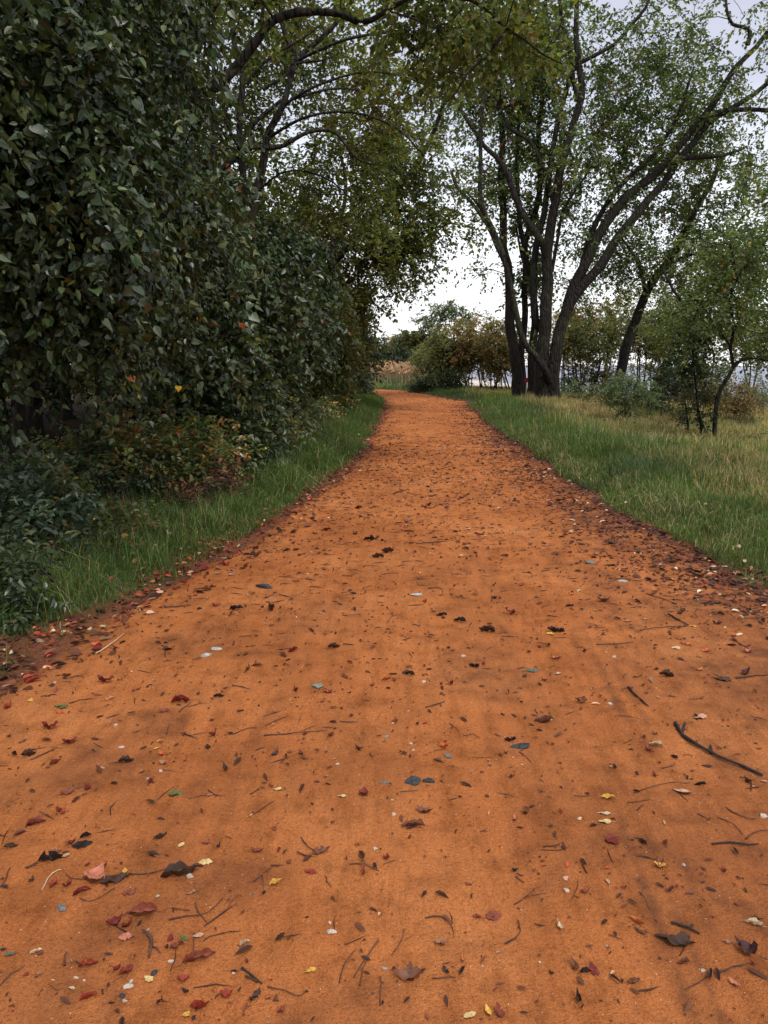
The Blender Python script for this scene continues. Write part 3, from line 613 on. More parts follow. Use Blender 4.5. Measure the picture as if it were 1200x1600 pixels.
# ---- far line of trees behind the reeds
for i, (px, top, pal, lb) in enumerate([(588, 536, DARK, 'far dark green tree showing just past the hedge'), (600, 530, DARK, 'far grey green tree with rounded top over the reeds'), (613, 533, RUST, 'far brown tree in the line behind the reeds'), (625, 526, DARK, 'tallest far dark tree behind the reeds'),
                                        (637, 530, PALE, 'far pale green tree behind the reeds'), (650, 532, DARK, 'far dark tree next to the yellow green one'), (664, 535, OLIVE, 'far olive tree half behind the yellow green tree'), (560, 536, DARK, 'far tree mostly hidden behind the hedge'),
                                        (575, 540, PALE, 'far pale tree partly behind the hedge'), (690, 538, OLIVE, 'far tree glimpsed behind the thicket'), (720, 540, DARK, 'far dark tree glimpsed behind the thicket'), (755, 542, OLIVE, 'far olive tree glimpsed behind the thicket')]):
    Y = 118 + 5 * (i % 3); top -= 9; t = Plant(onground(px, Y, 0)); b = onground(px, Y, -.3); cy = (top + 572) / 2
    t.limb([b, P(px, cy + 8, Y), P(px, top + 8, Y)], .2, .05, True, ns=6)
    o, d = t.grow(blobs((px, cy, Y, 10, (572 - top) / 2, 1.2, 34), (px + R.uniform(-5, 5), cy + 10, Y - .5, 12, 14, 1.2, 24)), .08, .02, fill=3)
    t.sprays(o, d, (.8, 1.5), 13, .36, cols=[tuple(np.array(c_) * 1.7 + .02) for c_ in pal['cols']], wts=pal['wts'], shape='far', tw=.012)  # distance haze painted into the leaf colours by lifting and paling the palette
    t.done('far_tree', lb, 'tree', 'far trees behind the reeds')

#@LEFT
# ------------------------------------------------------------------ woodland on the near side: canopy trees over the path
def rusty(cx, cy, Y, rad, colr=(.22, .07, .025)):
    c0 = P(cx, cy, Y); r = rad * Y / FPX
    def f(p, c):
        d = np.linalg.norm(p - c0, axis=1); k = (np.exp(-(d / r) ** 2) * (R.random(len(p)) < .8))[:, None]
        return c * (1 - k) + np.array(colr) * R.uniform(.5, 1.3, (len(p), 1)) * k
    return f
CANO = dict(cols=[(.100, .125, .035), (.140, .165, .045), (.070, .090, .026), (.20, .20, .05), (.19, .11, .03)], wts=[4, 4, 3, 1.5, .3])

t = Plant(onground(384, 15, 0)); w = 15 / FPX / 2
t.limb([onground(384, 15)] + pp(15, (385, 520), (386, 420), (383, 345), (382, 300), (376, 235), (375, 167), (378, 117), (367, 67), (365, 27), (372, -40), (380, -140)), 17 * w, 5 * w, True, ns=10, lump=.08)
t.limb([onground(398, 15.1)] + pp(15.1, (396, 520), (392, 420), (394, 340), (401, 300), (409, 260), (417, 217), (430, 190), (441, 165), (451, 130), (466, 93), (484, 72), (510, 50), (530, 30), (560, -20), (580, -90)), 18 * w, 5 * w, True, ns=10, lump=.09)
t.limb(pp(15.1, (466, 95), (452, 68), (441, 40), (438, 10), (450, -50)), 9 * w, 4 * w, ns=7)
t.limb(pp(14.8, (341, 268), (370, 246), (395, 230), (418, 232), (442, 228), (463, 216), (484, 206), (516, 204), (532, 216), (545, 235), (560, 249), (583, 257)), 9 * w, 2.5 * w, ns=7, wig=.01)
t.limb(pp(14.9, (376, 232), (364, 215), (352, 185), (348, 160), (338, 120), (330, 80)), 6 * w, 3 * w, ns=6)
t.limb(pp(14.9, (384, 210), (402, 188), (430, 165), (437, 158)), 7 * w, 5 * w, ns=6)
t.limb(pp(14.9, (375, 240), (352, 225), (338, 195), (326, 165), (318, 140)), 6 * w, 3 * w, ns=6)
t.limb(pp(15, (455, 155), (480, 148), (510, 140), (540, 138), (560, 142)), 5 * w, 2 * w, ns=6)
t.limb(pp(15, (386, 132), (400, 110), (430, 85), (470, 62), (500, 40)), 6 * w, 2.5 * w, ns=6)
t.limb(pp(14.6, (441, 165, 15.1), (500, 132), (570, 112), (640, 122), (692, 152)), 5 * w, 2 * w, ns=6)
t.limb(pp(14.4, (417, 217, 15.1), (480, 182), (550, 176), (620, 200), (664, 244)), 5 * w, 2 * w, ns=6)
t.limb(pp(14.6, (466, 93, 15.1), (540, 62), (620, 52), (690, 72), (742, 112)), 5 * w, 2 * w, ns=6)
t.limb(pp(14.8, (401, 300, 15.1), (440, 270), (480, 268), (520, 285), (548, 310)), 4 * w, 2 * w, ns=6)
t.limb(pp(15, (410, 140), (450, 115), (455, 100), (500, 95), (520, 88)), 5 * w, 2.5 * w, ns=6)
A = np.array([0, 2.2, 0]) + blobs((340, 100, 16, 70, 80, 2, 30), (420, 40, 16, 80, 70, 2.2, 30), (520, 20, 16, 80, 70, 2.2, 34), (500, 120, 16, 70, 60, 2, 20), (560, 180, 15.5, 70, 60, 2, 28), (470, 280, 16, 60, 50, 1.8, 26),
          (350, 300, 15.5, 50, 60, 1.6, 20), (600, 90, 15, 60, 70, 2, 24), (560, 270, 16, 60, 45, 1.6, 16), (430, 400, 15.5, 50, 40, 1.2, 22), (400, -80, 15, 200, 60, 3, 60))
o, d = t.grow(A, .04, .005, fill=4)
t.sprays(o, d, (.45, .9), 13, .11, **CANO, shape='oval', tw=.0035, hang=.2, patch=rusty(560, 165, 17, 45, (.15, .065, .025)))
twin_branch = t.done('canopy_tree', 'tree with two grey trunks twisting up through the leaves above the hedge', 'tree', 'trees arching over the path')

t = Plant(onground(215, 10, 0)); w = 10 / FPX / 2
t.limb([onground(190, 10)] + pp(10, (200, 480), (222, 330), (262, 215), (300, 160), (330, 140), (357, 120), (383, 92), (410, 57), (430, 33), (467, 20), (500, 18), (530, 20), (557, 31), (580, 28), (600, 15), (640, -8), (690, -35)), 24 * w, 5 * w, True, ns=11, lump=.07)
t.limb(pp(10, (413, 52), (410, 30), (411, 5), (400, -40)), 8 * w, 4 * w, ns=7)
t.limb(pp(10, (262, 215), (268, 140), (283, 70), (300, 50), (320, 30), (342, -2), (360, -60)), 16 * w, 7 * w, ns=9)
t.limb(pp(9.8, (600, 15), (650, 30), (690, 45), (735, -2)), 3 * w, 1.5 * w, ns=5)
t.limb(pp(9.8, (640, -8), (735, 0), (770, 25), (790, 43), (820, 62), (850, 85), (880, 100)), 6 * w, 2 * w, ns=5)
t.limb(pp(9.9, (790, 45), (775, 68), (750, 95), (728, 118), (712, 145), (698, 160)), 6 * w, 2 * w, ns=5)
A = blobs((225, 60, 10, 55, 80, 1.3, 26), (330, -30, 10, 80, 40, 1.2, 16), (480, -60, 10, 90, 40, 1.2, 12), (620, 0, 10.4, 80, 45, 1.3, 24), (720, 10, 10.4, 70, 45, 1.2, 22), (810, 15, 10.4, 70, 45, 1.2, 19), (680, 90, 10.6, 45, 50, 1.0, 9), (760, 90, 10.4, 50, 35, .9, 7), (860, 50, 10.4, 40, 40, 1, 6), (420, -140, 9, 330, 70, 2.5, 44))
o, d = t.grow(A, .03, .004, fill=3)
t.sprays(o, d, (.4, .75), 14, .095, **CANO, shape='oval', tw=.003, hang=.4, droop=.35)
t.done('canopy_tree', 'tree whose thick limb sweeps up across the top and hangs leaves over the path', 'tree', 'trees arching over the path')

t = Plant(onground(455, 25, 0)); w = 25 / FPX / 2
t.limb([onground(455, 25)] + pp(25, (455, 600), (456, 560), (468, 500), (489, 448), (505, 425), (521, 408), (548, 378), (572, 352), (598, 330), (612, 312), (630, 285), (655, 250), (680, 200), (695, 150)), 20 * w, 6 * w, True, ns=11, lump=.07, flare=.2)
t.limb([onground(474, 25)] + pp(25, (473, 600), (473, 560), (470, 510), (478, 470)), 11 * w, 7 * w, True, ns=8)
t.limb(pp(25, (548, 378), (575, 390), (600, 410), (622, 430), (640, 452)), 6 * w, 2 * w, ns=6)
t.limb(pp(25, (598, 330), (640, 330), (670, 345), (690, 370)), 7 * w, 2.5 * w, ns=6)
t.limb(pp(25, (521, 408), (520, 370), (535, 330), (540, 280), (530, 230)), 9 * w, 4 * w, ns=7)
t.limb(pp(25, (478, 470), (520, 455), (560, 462), (590, 478), (604, 490)), 6 * w, 1.5 * w, ns=6)
A = blobs((620, 400, 25, 42, 40, 1.6, 46), (655, 350, 25, 45, 45, 2, 50), (690, 320, 25, 24, 40, 1.5, 24), (590, 350, 25, 60, 50, 2, 50), (604, 450, 25, 28, 26, 1.2, 14), (600, 440, 25, 20, 14, .9, 4), (640, 260, 25, 70, 60, 2.5, 54), (650, 170, 25, 60, 70, 2.5, 36),
          (560, 250, 25.5, 60, 70, 2.5, 32), (520, 350, 26, 50, 60, 2, 30), (540, 430, 26, 34, 50, 1.5, 36), (600, 80, 25, 80, 80, 3, 28), (490, 400, 26, 40, 60, 1.5, 30), (560, 500, 26, 14, 34, 1, 14), (700, 250, 25, 30, 40, 1.4, 18))
A = lumpy(A, 4, .35); o, d = t.grow(A, .06, .007, fill=4)
t.sprays(o, d, (.5, 1.0), 15, .14, **CANO, shape='oval', tw=.005, hang=.25, droop=.25, patch=rusty(540, 420, 26, 55, (.13, .06, .02)))
t.done('canopy_tree', 'tree leaning steeply out from the hedge until its foliage droops over the path', 'tree', 'trees arching over the path')

# ---- the leafy wall along the path, one shrub or creeper covered tree after another
IVY = dict(cols=[(.036, .058, .020), (.054, .080, .026), (.024, .040, .015), (.11, .13, .040)], wts=[4, 3, 3, .5])
IVY2 = dict(cols=[(.045, .068, .022), (.065, .090, .030), (.030, .046, .018), (.13, .14, .045), (.14, .06, .02)], wts=[4, 3, 3, .6, .15])
from mathutils import Matrix
_own = []
def own_leaf(root, p, d, up, size, me, label=None):
    dd, ss, uu = frame(np.array([d]), np.array([up])); o = link('leaf', me, root, None, label)
    mt = Matrix([[ss[0][i], dd[0][i], uu[0][i]] for i in range(3)]); o.location = p - np.array(root.location)
    o.rotation_mode = 'QUATERNION'; o.rotation_quaternion = mt.to_quaternion(); o.scale = (size, size, size); return o
def leaf_single(col, seed):
    rr = np.random.default_rng(seed); prof = [(.02, 0), (.30, -.05), (.45, .14), (.38, .40), (.22, .68), (.10, .86)]
    V = []; 
    for hw, y in prof:
        wv = rr.uniform(.9, 1.12)
        for sgn in (-1, 0, 1): V.append((sgn * hw * wv, y if sgn else (y + .05), (.18 * hw if sgn else 0) - .16 * y * y + rr.normal(0, .012)))
    V.append((0, 1.02, -.2)); V += [(-.008, .02, 0), (.008, .02, 0), (0, -.32, .10)]
    F4 = [];
    for i in range(5):
        for j in range(2): a = i * 3 + j; F4.append((a, a + 1, a + 4, a + 3))
    return mesh('leaf', np.array(V), [np.array(F4), np.array([(15, 16, 18), (16, 17, 18), (19, 20, 21)])], col, None, True)
def own_leaves(root, t):
    global _own
    if not _own:
        ms = [solid_leaf('creeper_leaf_%s' % n, c, .38, .6, .6) for n, c in (('dark', (.034, .056, .020)), ('mid', (.052, .080, .026)), ('deep', (.024, .040, .015)), ('light', (.095, .12, .036)))]
        _own = [leaf_single(m, i) for i, m in enumerate(ms)] + [leaf_single(ms[1], 9), leaf_single(ms[0], 8)]
    for p, d, u, z in t.own: own_leaf(root, p, d, u, z * 1.05, _own[R.choice(6, p=[.25, .2, .2, .06, .14, .15])])
def wall_tree(name, label, px, Y, bl, pal, size, k=14, L=(.3, .6), h=3, r=.07, fill=4, shape='heart', leafm=None, tw=.0025, hang=.7, droop=.7, upb=.6, stems=2, patch=None, cat='tree', group='leafy trees of the hedge', lump=(9, .19), jit=1.35, leafobj=0):
    t = Plant(onground(px, Y, 0)); A = lumpy(blobs(*bl), lump[0], lump[1])
    for i in range(stems):
        b = onground(px, Y, -.2) + np.array([R.normal(0, .3) if i else 0, R.normal(0, .3) if i else 0, 0]); top = A[np.argmax(A[:, 2])] if i == 0 else A[R.integers(len(A))]
        t.limb([b, [b[0] * .85 + top[0] * .15, b[1], b[2] * .6 + top[2] * .4], [b[0] * .5 + top[0] * .5, top[1], b[2] * .2 + top[2] * .8], top], r * (1 if i == 0 else .5), .012, trunk=(i == 0), ns=9)
    o, d = t.grow(A, .03, .004, fill=fill)
    d = d + np.array([.35, -.35, 0])
    t.sprays(o, d, L, k, size, **pal, shape=shape, hang=hang, droop=droop, tw=tw, upb=upb, patch=patch, jit=jit, keep=leafobj)
    root = t.done(name, label, cat, group, bark=M_BARK2, leafm=leafm or M_GLOSS)
    if leafobj: own_leaves(root, t)
    return root
wall_tree('creeper_covered_tree', 'dark tree closest to the camera, smothered in large drooping creeper leaves', -130, 5.2, [(40, 100, 5.2, 110, 150, .6, 84), (60, 330, 5.2, 110, 120, .6, 84), (60, 470, 5.1, 110, 60, .5, 40), (130, 200, 5.5, 80, 150, .6, 56), (-80, 260, 5, 110, 300, .7, 70), (20, -60, 5.4, 160, 90, .7, 44)], IVY, .062, 19, (.25, .5), fill=5, leafobj=260)
cree = wall_tree('creeper_covered_tree', 'second creeper hung tree from the camera, pale glints on its hanging leaves', 10, 9.0, [(195, 110, 7.4, 55, 110, .7, 60), (225, 290, 7.3, 60, 100, .7, 70), (200, 410, 7.2, 85, 70, .7, 70), (220, 490, 7.1, 75, 45, .6, 44), (110, 410, 7.6, 85, 120, .7, 60), (110, 120, 7.8, 90, 150, .8, 64), (150, -40, 7.8, 110, 60, .8, 44)], IVY2, .068, 18, (.3, .6), fill=4, leafobj=220)

ylm = leaf_single(solid_leaf('yellow_leaf', (.62, .42, .05), .4, .8), 21); orl = leaf_single(solid_leaf('orange_leaf', (.55, .20, .05), .4, .7), 22); olv = leaf_single(solid_leaf('olive_leaf', (.20, .20, .04), .4, .7), 23)
for a, b, m_, sz_, lb in ((153, 563, ylm, .07, 'yellow leaf'), (197, 569, ylm, .07, 'yellow leaf'), (202, 588, orl, .085, 'orange leaf'), (214, 616, ylm, .06, 'yellow leaf'), (279, 603, ylm, .06, 'yellow leaf'), (145, 580, olv, .08, 'olive leaf'), (213, 600, olv, .10, 'olive leaf'), (180, 560, olv, .09, 'olive leaf'), (377, 505, orl, .07, 'orange leaf')):
    own_leaf(cree, P(a, b, 6.15), R.normal(0, .5, 3) + np.array([.3, 0, -.8]), np.array([.2, -1, .5]) + R.normal(0, .3, 3), sz_ * .9, m_, lb)
wall_tree('hedge_tree', 'hedge tree with hanging leaves below the two grey trunks', 260, 10.2, [(315, 400, 10.2, 55, 60, .8, 40), (300, 460, 10, 70, 70, .8, 60), (360, 530, 10, 70, 60, .8, 60), (270, 530, 10, 70, 50, .8, 40), (250, 400, 10.4, 44, 80, .8, 24), (380, 470, 10.4, 50, 60, .8, 36), (350, 620, 10, 60, 40, .7, 28)], IVY2, .090, 15, (.35, .65))
wall_tree('hedge_tree', 'mid hedge tree, glossy leaf curtain under the leaning trunk', 370, 15, [(430, 400, 15, 60, 50, 1, 60), (420, 480, 14.8, 60, 60, 1, 70), (450, 540, 14.8, 50, 50, 1, 50), (390, 560, 14.6, 50, 50, .9, 36), (470, 430, 15.2, 30, 70, .9, 30), (400, 620, 14.6, 40, 30, .8, 20)], IVY, .11, 14, (.4, .75), tw=.0035)
wall_tree('hedge_tree', 'olive leaved hedge tree just before the two bare trunks', 430, 21, [(490, 500, 21, 45, 45, 1.2, 70), (470, 560, 21, 38, 32, 1.1, 44), (520, 540, 21.5, 34, 40, 1.2, 46), (505, 450, 21.5, 40, 40, 1.2, 44), (440, 500, 21.5, 30, 60, 1.1, 30)], OLIVE, .11, 14, (.4, .8), shape='oval', leafm=M_LEAF, tw=.004, hang=.3, upb=1)
wall_tree('hedge_tree', 'dark rounded hedge tree bulging beyond the two bare trunks', 500, 29, [(530, 530, 29, 34, 40, 1.2, 70), (540, 565, 29, 24, 26, 1, 50), (530, 480, 29.5, 36, 40, 1.4, 60), (510, 560, 29, 26, 30, 1, 30), (548, 500, 29.5, 14, 30, 1, 18)], DARK, .13, 14, (.5, .9), shape='oval', tw=.005, hang=.4)
wall_tree('hedge_tree', 'last dark hedge tree at the bend before the reeds', 520, 36, [(548, 560, 36, 17, 32, 1.2, 60), (535, 520, 36, 22, 40, 1.4, 50), (556, 588, 36, 10, 14, .8, 22)], DARK, .15, 13, (.5, .9), shape='oval', tw=.006, hang=.4)

# ---- undergrowth in front of it
BRAM = dict(cols=[(.14, .18, .06), (.095, .13, .045), (.20, .21, .07), (.32, .18, .06), (.38, .12, .04), (.60, .46, .10)], wts=[4, 3, 2.5, .9, .35, .2])
GREY = dict(cols=[(.100, .145, .080), (.135, .175, .095), (.075, .105, .062)], wts=[3, 2, 2])
UG = 'undergrowth shrubs at the foot of the hedge'
shrub('broadleaf_shrub', 'blue green low shrub in the corner by the nearest grass', 20, 4.5, [(5, 905, 4.5, 46, 38, .3, 24), (-30, 870, 4.6, 60, 50, .4, 22), (30, 950, 4.4, 34, 22, .2, 10)], IVY, .060, 11, (.18, .35), 8, .006, UG, 'oval', leafm=M_GLOSS)
shrub('bramble', 'dark bramble sprawling behind the corner shrub', 90, 6.2, [(90, 800, 6.2, 80, 50, .5, 56), (40, 760, 6.5, 60, 40, .5, 28), (150, 840, 6.0, 60, 34, .4, 26)], BRAM, .055, 12, (.2, .4), 9, .006, UG, 'oval')
shrub('bramble', 'bramble with bluish leaves above the grass clump', 190, 7.0, [(190, 830, 6.9, 60, 30, .4, 34), (150, 740, 7.4, 70, 40, .5, 40), (120, 770, 7, 60, 40, .5, 26)], GREY, .06, 12, (.2, .4), 8, .006, UG, 'oval')
shrub('bramble', 'bramble tangle with orange and yellow leaves beside the brown bracken', 260, 8.2, [(250, 710, 8.2, 60, 40, .5, 50), (300, 690, 8.4, 50, 40, .5, 34), (210, 720, 8.4, 60, 30, .5, 20)], BRAM, .065, 12, (.25, .45), 8, .006, UG, 'oval')
shrub('broadleaf_shrub', 'bright green broad leaved shrub in the middle of the hedge foot', 310, 9.6, [(330, 660, 9.6, 60, 40, .6, 56), (370, 680, 9.6, 40, 30, .5, 26), (290, 640, 9.8, 50, 40, .6, 24)], IVY, .075, 13, (.25, .5), 8, .008, UG, 'oval', leafm=M_GLOSS)
shrub('bramble', 'bramble mound spilling toward the path under the glossy curtain', 380, 12.2, [(400, 640, 12.2, 50, 40, .7, 60), (430, 670, 12, 36, 26, .6, 30), (370, 610, 12.6, 50, 40, .7, 30)], BRAM, .07, 12, (.3, .5), 8, .008, UG, 'oval')
shrub('broadleaf_shrub', 'leafy mound with white glints at the foot of the two bare trunks', 430, 15.8, [(440, 630, 15.8, 40, 30, .8, 50), (470, 650, 15.6, 26, 20, .6, 26), (420, 600, 16, 36, 34, .8, 30)], PALE, .075, 12, (.3, .6), 8, .01, UG, 'oval')
shrub('broadleaf_shrub', 'rounded olive shrub just beyond the two bare trunks', 508, 23.5, [(515, 610, 23.5, 30, 24, .8, 60), (540, 616, 23.5, 18, 14, .6, 20)], OLIVE, .08, 12, (.3, .6), 8, .012, UG, 'oval')
shrub('broadleaf_shrub', 'last small green shrub where the hedge meets the grass bend', 560, 33, [(556, 600, 33, 18, 12, .8, 30)], DARK, .11, 11, (.3, .6), 6, .012, UG, 'oval')
DEAD = dict(cols=[(.16, .075, .045), (.11, .055, .035), (.22, .12, .06)], wts=[3, 3, 1])
shrub('dead_bracken', 'collapsed red brown bracken between the bramble and the grass', 270, 7.8, [(285, 775, 7.8, 50, 22, .35, 60), (340, 750, 8.2, 40, 18, .35, 34), (240, 860, 6.6, 60, 16, .3, 34)], DEAD, .06, 14, (.2, .4), 10, .004, UG, 'long', cat='plant', leafm=M_LITTER)

for lb, px, Y, bl, pal in (('mixed bramble edge creeping over the grass above the corner shrub', 150, 5.9, [(120, 850, 5.9, 60, 34, .35, 54), (185, 835, 6.3, 40, 28, .3, 34)], BRAM), ('bramble tongue with red and yellow leaves over the bracken', 300, 8.4, [(290, 730, 8.4, 54, 34, .4, 56), (345, 715, 8.9, 40, 32, .4, 40)], BRAM),
    ('low bramble mat between the bracken and the bright shrub', 360, 10.0, [(375, 705, 10, 40, 32, .5, 46), (405, 690, 10.6, 32, 28, .4, 30)], GREY), ('bramble mat with rusty leaves below the mound', 410, 12.6, [(425, 680, 12.6, 40, 28, .5, 46), (460, 668, 13, 28, 22, .4, 30)], BRAM),
    ('bramble bank in front of the two bare trunks', 460, 16.5, [(475, 652, 16.5, 34, 22, .6, 44), (505, 646, 17.4, 20, 16, .5, 24)], BRAM), ('tall leafy bramble arching beside the yellow leaves', 220, 7.6, [(200, 695, 7.7, 60, 40, .5, 50), (120, 720, 7.9, 60, 34, .5, 34)], BRAM), ('bramble bank beyond the two bare trunks', 500, 21, [(505, 634, 21, 28, 16, .7, 40), (540, 628, 23, 14, 10, .5, 16)], BRAM),
    ('greyish bramble crest rising behind the corner shrub', 60, 5.6, [(60, 800, 5.8, 70, 50, .4, 50), (20, 740, 6.2, 50, 40, .4, 26)], GREY)):
    shrub('bramble', lb, px, Y, bl, pal, .058 + .001 * Y, 12, (.2, .42), 8, .006, UG, 'oval', fill=5, leafm=M_UG)
WEED = dict(cols=[(.075, .100, .045), (.055, .080, .035), (.10, .12, .05), (.16, .10, .04)], wts=[3, 3, 2, .7])
for px, py, Y, lb in ((235, 842, 6.6, 'grey green weed at the inner edge of the nearest grass'), (300, 800, 7.7, 'leafy weed growing out of the grass before the bracken'), (350, 770, 8.9, 'pale weed between the bracken and the grass'), (395, 735, 10.8, 'weed with long leaves at the back of the verge'), (440, 700, 13.5, 'feathery weed below the bramble mound'), (480, 670, 17.5, 'tall weed where the verge narrows'), (150, 880, 5.6, 'low weed beside the grass clump near the corner shrub'), (325, 745, 9.3, 'dusty weed leaning over the dead bracken')):
    q = Y / FPX; shrub('weed', lb, px, Y, [(px, py, Y, 24, 15, .22, 16), (px + 14, py + 4, Y, 16, 10, .2, 8)], WEED, .045, 11, (.14, .28), 6, .004, 'weeds along the verge', 'long', cat='plant', spread=.12)
# ---- trunks showing in the dark gap under the hedge
for px, Y, wpx, h, lb in ((35, 10.4, 21, 3.5, 'thick bare trunk standing in the dark gap under the hedge'), (152, 9.5, 6, 3, 'thin dark stem under the hedge, beside the bramble'), (98, 9.0, 9, 3, 'leaning pale barked stem in the dark gap between the thick trunk and thin stem'), (330, 14, 10, 4, 'shaded trunk behind the broad leaved shrub')):
    t = Plant(onground(px, Y, 0)); b = onground(px, Y, -.2); r = wpx * Y / FPX / 2
    t.limb([b, b + np.array([-.02, 0, h * .4]), b + np.array([.12, .1, h]), b + np.array([.3, .2, h * 2])], r, r * .4, True, ns=10, flare=.3)
    A = b + np.array([.2, .3, h * 1.7]) + R.normal(0, 1, (26, 3)) * np.array([.9, .9, .7])
    o, d = t.grow(A, .03, .004, fill=3); t.sprays(o, d, (.4, .8), 13, .09, **DARK, tw=.003)
    t.done('understorey_tree', lb, 'tree', 'trunks under the hedge', bark=M_BARK2)

# ---- taller woodland behind: three kinds, copied
def forest_tree(i, pal, h, rc):
    t = Plant(np.zeros(3)); x0 = R.normal(0, .2)
    t.limb([(0, 0, -.3), (.1, .1, h * .3), (x0, -.1, h * .6), (0, .2, h * .92)], .17, .03, True, ns=9, flare=.3)
    for k in range(4):
        a = k * 1.7 + R.uniform(0, 1); z = h * R.uniform(.3, .55)
        t.limb([(0, 0, z), (math.cos(a) * rc * .4, math.sin(a) * rc * .4, z + h * .15), (math.cos(a) * rc * .8, math.sin(a) * rc * .8, z + h * .25)], .07, .015, ns=6)
    n = 230; v = R.normal(0, 1, (n, 3)); v /= np.linalg.norm(v, axis=1, keepdims=True); q = v * R.random((n, 1)) ** .45
    A = q * np.array([rc, rc, h * .38]) + np.array([0, 0, h * .62]); low = R.normal(0, 1, (40, 3)) * np.array([rc * .5, rc * .5, .7]) + np.array([0, 0, 2.0])
    o, d = t.grow(np.vstack([A, low[low[:, 2] > .6]]), .05, .006, fill=3)
    t.sprays(o, d, (.6, 1.2), 16, .16, **pal, shape='oval', tw=.004, hang=.3, name_far=True)
    return t.done('woodland_tree', 'tall leafy tree in the crowded woodland behind the hedge', 'tree', 'woodland behind the hedge', bark=M_BARK2)
def copy_tree(o):
    c = o.copy(); COL.objects.link(c)
    for ch in o.children: q = ch.copy(); COL.objects.link(q); q.parent = c
    return c
protos = [forest_tree(0, CANO, 8.5, 2.6), forest_tree(1, OLIVE, 10, 2.8), forest_tree(2, DARK, 7.5, 2.4)]
spots = [(-6.2, 7), (-8.5, 10.5), (-5.6, 12), (-7.8, 15.5), (-5.4, 18), (-8.6, 20.5), (-5.2, 24.5), (-7.6, 28), (-4.6, 32), (-7, 37), (-4.4, 41), (-11.5, 14), (-12, 25), (-9.5, 33), (-11, 7), (-14, 19), (-7.4, 3.2), (-10.5, 44)]
for i, (x, y) in enumerate(spots):
    o = protos[i] if i < 3 else copy_tree(protos[i % 3])
    o.location = (x, y, float(ground(x, y))); o.rotation_euler.z = R.uniform(0, 6.28); s = R.uniform(.85, 1.12); o.scale = (s, s, s)
    where = ['first', 'second', 'third', 'fourth', 'fifth', 'sixth', 'seventh', 'eighth', 'ninth', 'tenth', 'eleventh', 'twelfth', 'thirteenth', 'fourteenth', 'fifteenth', 'sixteenth', 'seventeenth', 'eighteenth']
    o['label'] = ('light green', 'olive', 'dark green')[i % 3] + ' woodland tree behind the hedge, %s of them counted from the camera' % where[sorted(range(18), key=lambda k: spots[k][1]).index(i)]

#@GRASS
# ------------------------------------------------------------------ grass
def blades(acc, x, y, h, wd, col, lean=.45, arch=.5):
    n = len(x); z = ground(x, y) - .01
    a = R.uniform(0, 2 * math.pi, n); ld = np.stack([np.cos(a), np.sin(a), 0 * a], 1) * (np.abs(R.normal(0, lean, n)))[:, None]
    b = R.uniform(0, 2 * math.pi, n); sdv = np.stack([np.cos(b), np.sin(b), 0 * b], 1) * (wd / 2)[:, None]
    B = np.stack([x, y, z], 1); H = h[:, None]
    m = B + H * (np.array([0, 0, .58]) + ld * .35); e = B + H * (np.array([0, 0, .92]) + ld) - np.array([0, 0, 1]) * (arch * H * (ld ** 2).sum(1, keepdims=True))
    fr = y > 15 if np.ndim(y) else np.full(n, y > 15)
    if fr.any():
        q = np.where(fr)[0]; i = (np.arange(len(q)) * 3)[:, None]
        acc.add(np.stack([B[q] - sdv[q] * 1.2, B[q] + sdv[q] * 1.2, e[q]], 1).reshape(-1, 3), [i + np.array([[0, 1, 2]])], np.repeat(col[q], 3, 0))
        q = np.where(~fr)[0]; B, sdv, m, e, col, n = B[q], sdv[q], m[q], e[q], col[q], len(q)
        if n == 0: return
    V = np.stack([B - sdv, B + sdv, m + sdv * .8, m - sdv * .8, e], 1).reshape(-1, 3)
    i = (np.arange(n) * 5)[:, None]
    c = np.repeat(col, 5, 0).reshape(n, 5, 3)
    acc.add(V, [i + np.array([[0, 1, 2, 3]]), i + np.array([[3, 2, 4]])], c.reshape(-1, 3))
def wdist(y, base=.0035): return np.maximum(base, .00085 * y)
GL = [(.085, .140, .030), (.120, .175, .045), (.060, .105, .026), (.18, .20, .07), (.36, .29, .15)]
# verge at the hedge foot: x between hedge line and path edge
def verge_left(n, y0, y1, pw, wide, h0, wts, acc):
    y = y0 + (y1 - y0) * R.random(n) ** pw; u = R.random(n); off = -.16 + u ** .9 * (wide + .12)
    x = xl(y) - off - .03; k = R.random(n) < (.45 + 1.3 * (fbm(x, y, .45) + .30) - .3 * (u > .75)) * (.25 + .75 * sst(-.15, .12, off + .25 * fbm(x, y, .25))); x, y, off = x[k], y[k], off[k]
    h = h0 * (.55 + .9 * sst(0, .55, off)) * R.uniform(.55, 1.25, len(x)) * (1 + .6 * fbm(x, y, .8))
    blades(acc, x, y, np.abs(h) + .02, wdist(y) * R.uniform(.7, 1.4, len(x)), palette(len(x), GL, wts, .2) * (1 + .3 * fbm(x, y, 1.0))[:, None], .5)
g = Acc()
verge_left(50000, 2.6, 9, 1.0, 1.0, .085, [4, 3, 3.5, .7, .7], g)
verge_left(46000, 8, 18, 1.1, 1.25, .14, [5, 4, 3, .7, .5], g)
verge_left(46000, 16, 46, 1.2, 1.9, .20, [5, 4, 2.5, .4, .15], g)
